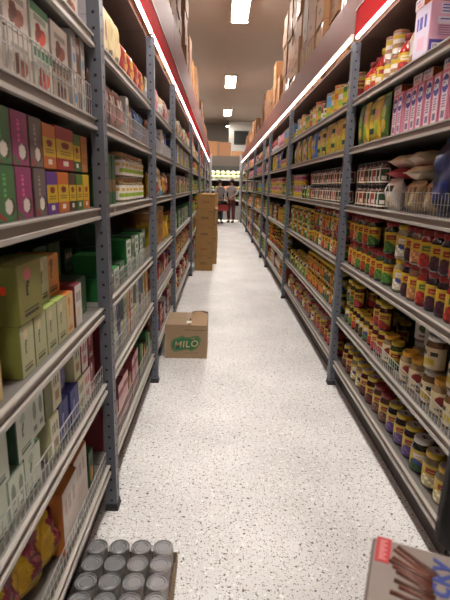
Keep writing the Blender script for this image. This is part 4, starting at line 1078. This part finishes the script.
def person(loc, rz, H, top, legs, hair, shoe, armL, armR, label, hand):
    k = H/1.65
    def S(*p): return (p[0]*k, p[1]*k, p[2]*k, p[3] if isinstance(p[3], tuple) else p[3]*k)
    pts = [S(0,0,.92,(.13*k,.10*k)), S(0,0,1.10,(.115*k,.09*k)), S(0,.0,1.28,(.14*k,.10*k)), S(0,.01,1.38,(.09*k,.07*k)), S(0,.0,1.46,.05), S(0,-.015,1.53,(.072*k,.085*k)), S(0,-.01,1.60,(.066*k,.075*k)),
           S(.16,.0,1.36,.052), S(*armR[0],.042), S(*armR[1],.030), S(-.16,.0,1.36,.052), S(*armL[0],.042), S(*armL[1],.030),
           S(.085,0,.82,.085), S(.09,-.01,.48,.058), S(.09,.02,.10,.038), S(.09,-.12,.04,.034), S(-.085,0,.82,.085), S(-.095,-.06,.48,.058), S(-.10,.0,.10,.038), S(-.10,-.13,.04,.034)]
    ed = [(0,1),(1,2),(2,3),(3,4),(4,5),(5,6),(2,7),(7,8),(8,9),(2,10),(10,11),(11,12),(0,13),(13,14),(14,15),(15,16),(0,17),(17,18),(18,19),(19,20)]
    body = skin_mesh('person', pts, ed, skin_c, loc, rz)
    tag(body, label, 'person')
    # clothes hug the same skeleton
    tp = [S(0,0,.86,(.172*k,.138*k)), S(0,0,1.10,(.140*k,.112*k)), S(0,.0,1.28,(.162*k,.120*k)), S(0,.01,1.38,(.105*k,.085*k)), S(.165,.0,1.36,.066), S(*armR[0],.055), S(*[a+(b_-a)*.8 for a, b_ in zip(armR[0],armR[1])],.046), S(-.165,.0,1.36,.066), S(*armL[0],.055), S(*[a+(b_-a)*.8 for a, b_ in zip(armL[0],armL[1])],.046)]
    skin_mesh('top', tp, [(0,1),(1,2),(2,3),(2,4),(4,5),(5,6),(2,7),(7,8),(8,9)], top, (0,0,0), 0, body)
    lg = [S(0,0,.99,(.135*k,.108*k)), S(.088,0,.80,.100), S(.093,-.01,.48,.078), S(.093,.015,.12,.064), S(-.088,0,.80,.100), S(-.098,-.06,.48,.078), S(-.103,.0,.12,.064)]
    skin_mesh('trousers', lg, [(0,1),(1,2),(2,3),(0,4),(4,5),(5,6)], legs, (0,0,0), 0, body)
    for sx, yy in ((.09,-.05),(-.10,-.06)):
        q = MB(); q.ball((sx*k,yy*k,.035*k+.001), .12*k, shoe, 10, 6, (.42,1.05,.30)); q.build('shoe', body)
    q = MB(); q.ball((0,.012*k,1.585*k), .105*k, hair, 14, 10, (.86,1.0,1.0)); q.ball((0,.055*k,1.50*k), .085*k, hair, 12, 8, (1.0,.6,1.3)); q.build('hair', body)
    q = MB(); q.ball((0,-.108*k,1.535*k), .016*k, skin_c, 8, 5, (.8,1,1.3)); q.build('nose', body)
    q = MB(); dkm = P((40,28,24))
    for sx in (-.032,.032): q.ball((sx*k,-.098*k,1.555*k), .010*k, dkm, 8, 5)
    q.box(-.022*k,.022*k,-.101*k,-.096*k,1.494*k,1.502*k,P((140,70,66))); q.build('face', body)
    for arm, sg in ((armR,1),(armL,-1)):
        q = Vector(arm[1])*k; dr = (Vector(arm[1])-Vector(arm[0])).normalized()
        side = Vector((0,0,1)).cross(dr); side = side.normalized() if side.length > .1 else Vector((0,1,0))
        hp = [(*q, .026*k), (*(q+dr*.05*k), .03*k)]; he = [(0,1)]
        for f in range(4):
            a = q+dr*.085*k+side*(f-1.5)*.018*k; b2 = a+dr*(.035+.006*(f in (1,2)))*k+Vector((0,-.008,-.008)); hp += [(*a,.009*k),(*b2,.008*k)]; i0 = len(hp)-2; he += [(1,i0),(i0,i0+1)]
        a = q+dr*.03*k+side*.035*k; b2 = a+dr*.035*k+side*.01*k; hp += [(*a,.010*k),(*b2,.009*k)]; i0 = len(hp)-2; he += [(0,i0),(i0,i0+1)]
        skin_mesh('hand', hp, he, skin_c, (0,0,0), 0, body, 1)
    return body
hair_m = M((40,30,26), .6, 0, .2, 30)
def knit(c1, c2):
    m = bpy.data.materials.new('patterned_cloth'); m.use_nodes = True; nt = m.node_tree
    v = nt.nodes.new('ShaderNodeTexVoronoi'); v.inputs['Scale'].default_value = 22; tc = nt.nodes.new('ShaderNodeTexCoord'); r = nt.nodes.new('ShaderNodeValToRGB')
    r.color_ramp.elements[0].color = [lin(x) for x in c1]+[1]; r.color_ramp.elements[1].color = [lin(x) for x in c2]+[1]; r.color_ramp.elements[1].position = .5
    nt.links.new(tc.outputs['Object'], v.inputs[0]); nt.links.new(v.outputs['Distance'], r.inputs[0]); nt.links.new(r.outputs[0], nt.nodes['Principled BSDF'].inputs['Base Color'])
    nt.nodes['Principled BSDF'].inputs['Roughness'].default_value = .9; return m
person((-.03,18.55,0), R(35), 1.61, knit((90,84,88),(150,144,148)), M((52,60,74), .85, 0, .15), hair_m, M((40,44,60), .6), ((-.22,-.02,1.12),(-.20,-.12,.92)), ((.22,-.06,1.12),(.20,-.20,.90)), 'person in patterned grey top and dark jeans standing with a red basket', None)
person((.44,19.12,0), R(-30), 1.64, knit((100,92,92),(164,156,154)), M((92,36,40), .85, 0, .15), hair_m, M((30,28,30), .6), ((-.24,-.04,1.14),(-.16,-.22,1.10)), ((.24,-.02,1.14),(.20,-.20,1.06)), 'person in pale patterned top and dark red trousers facing the left shopper', None)
e = empty('shopping_basket', (.10, 18.20, .50)); rb = M((150,40,36), .5, 0, .08)
b = MB()
for x0, x1, y0, y1 in ((-.2,.2,-.13,-.124),(-.2,.2,.124,.13),(-.2,-.194,-.124,.124),(.194,.2,-.124,.124)): b.box(x0,x1,y0,y1,.006,.22,rb)
b.box(-.2,.2,-.13,.13,0,.006,rb); b.box(-.21,.21,-.14,-.131,.20,.225,rb); b.box(-.21,.21,.131,.14,.20,.225,rb); b.build('basket_body', e)
b = MB(); n = 10
for k in range(n):
    a0, a1 = pi*k/n, pi*(k+1)/n; b.tube((-.17*cos(a0),0,.21+.19*sin(a0)),(-.17*cos(a1),0,.21+.19*sin(a1)),.008,M((60,60,62), .5),6)
b.build('handle', e)
tag(e, 'red plastic shopping basket carried by the left shopper at the aisle end', 'basket')

# ------------------------------------------------------------------ world and view
w = bpy.data.worlds.new('shop_air'); bpy.context.scene.world = w; w.use_nodes = True
w.node_tree.nodes['Background'].inputs[0].default_value = (.9,.85,.8,1); w.node_tree.nodes['Background'].inputs[1].default_value = .05
vs = bpy.context.scene.view_settings
vs.view_transform = 'Standard'; vs.look = 'None'; vs.gamma = 1; vs.exposure = 1.45
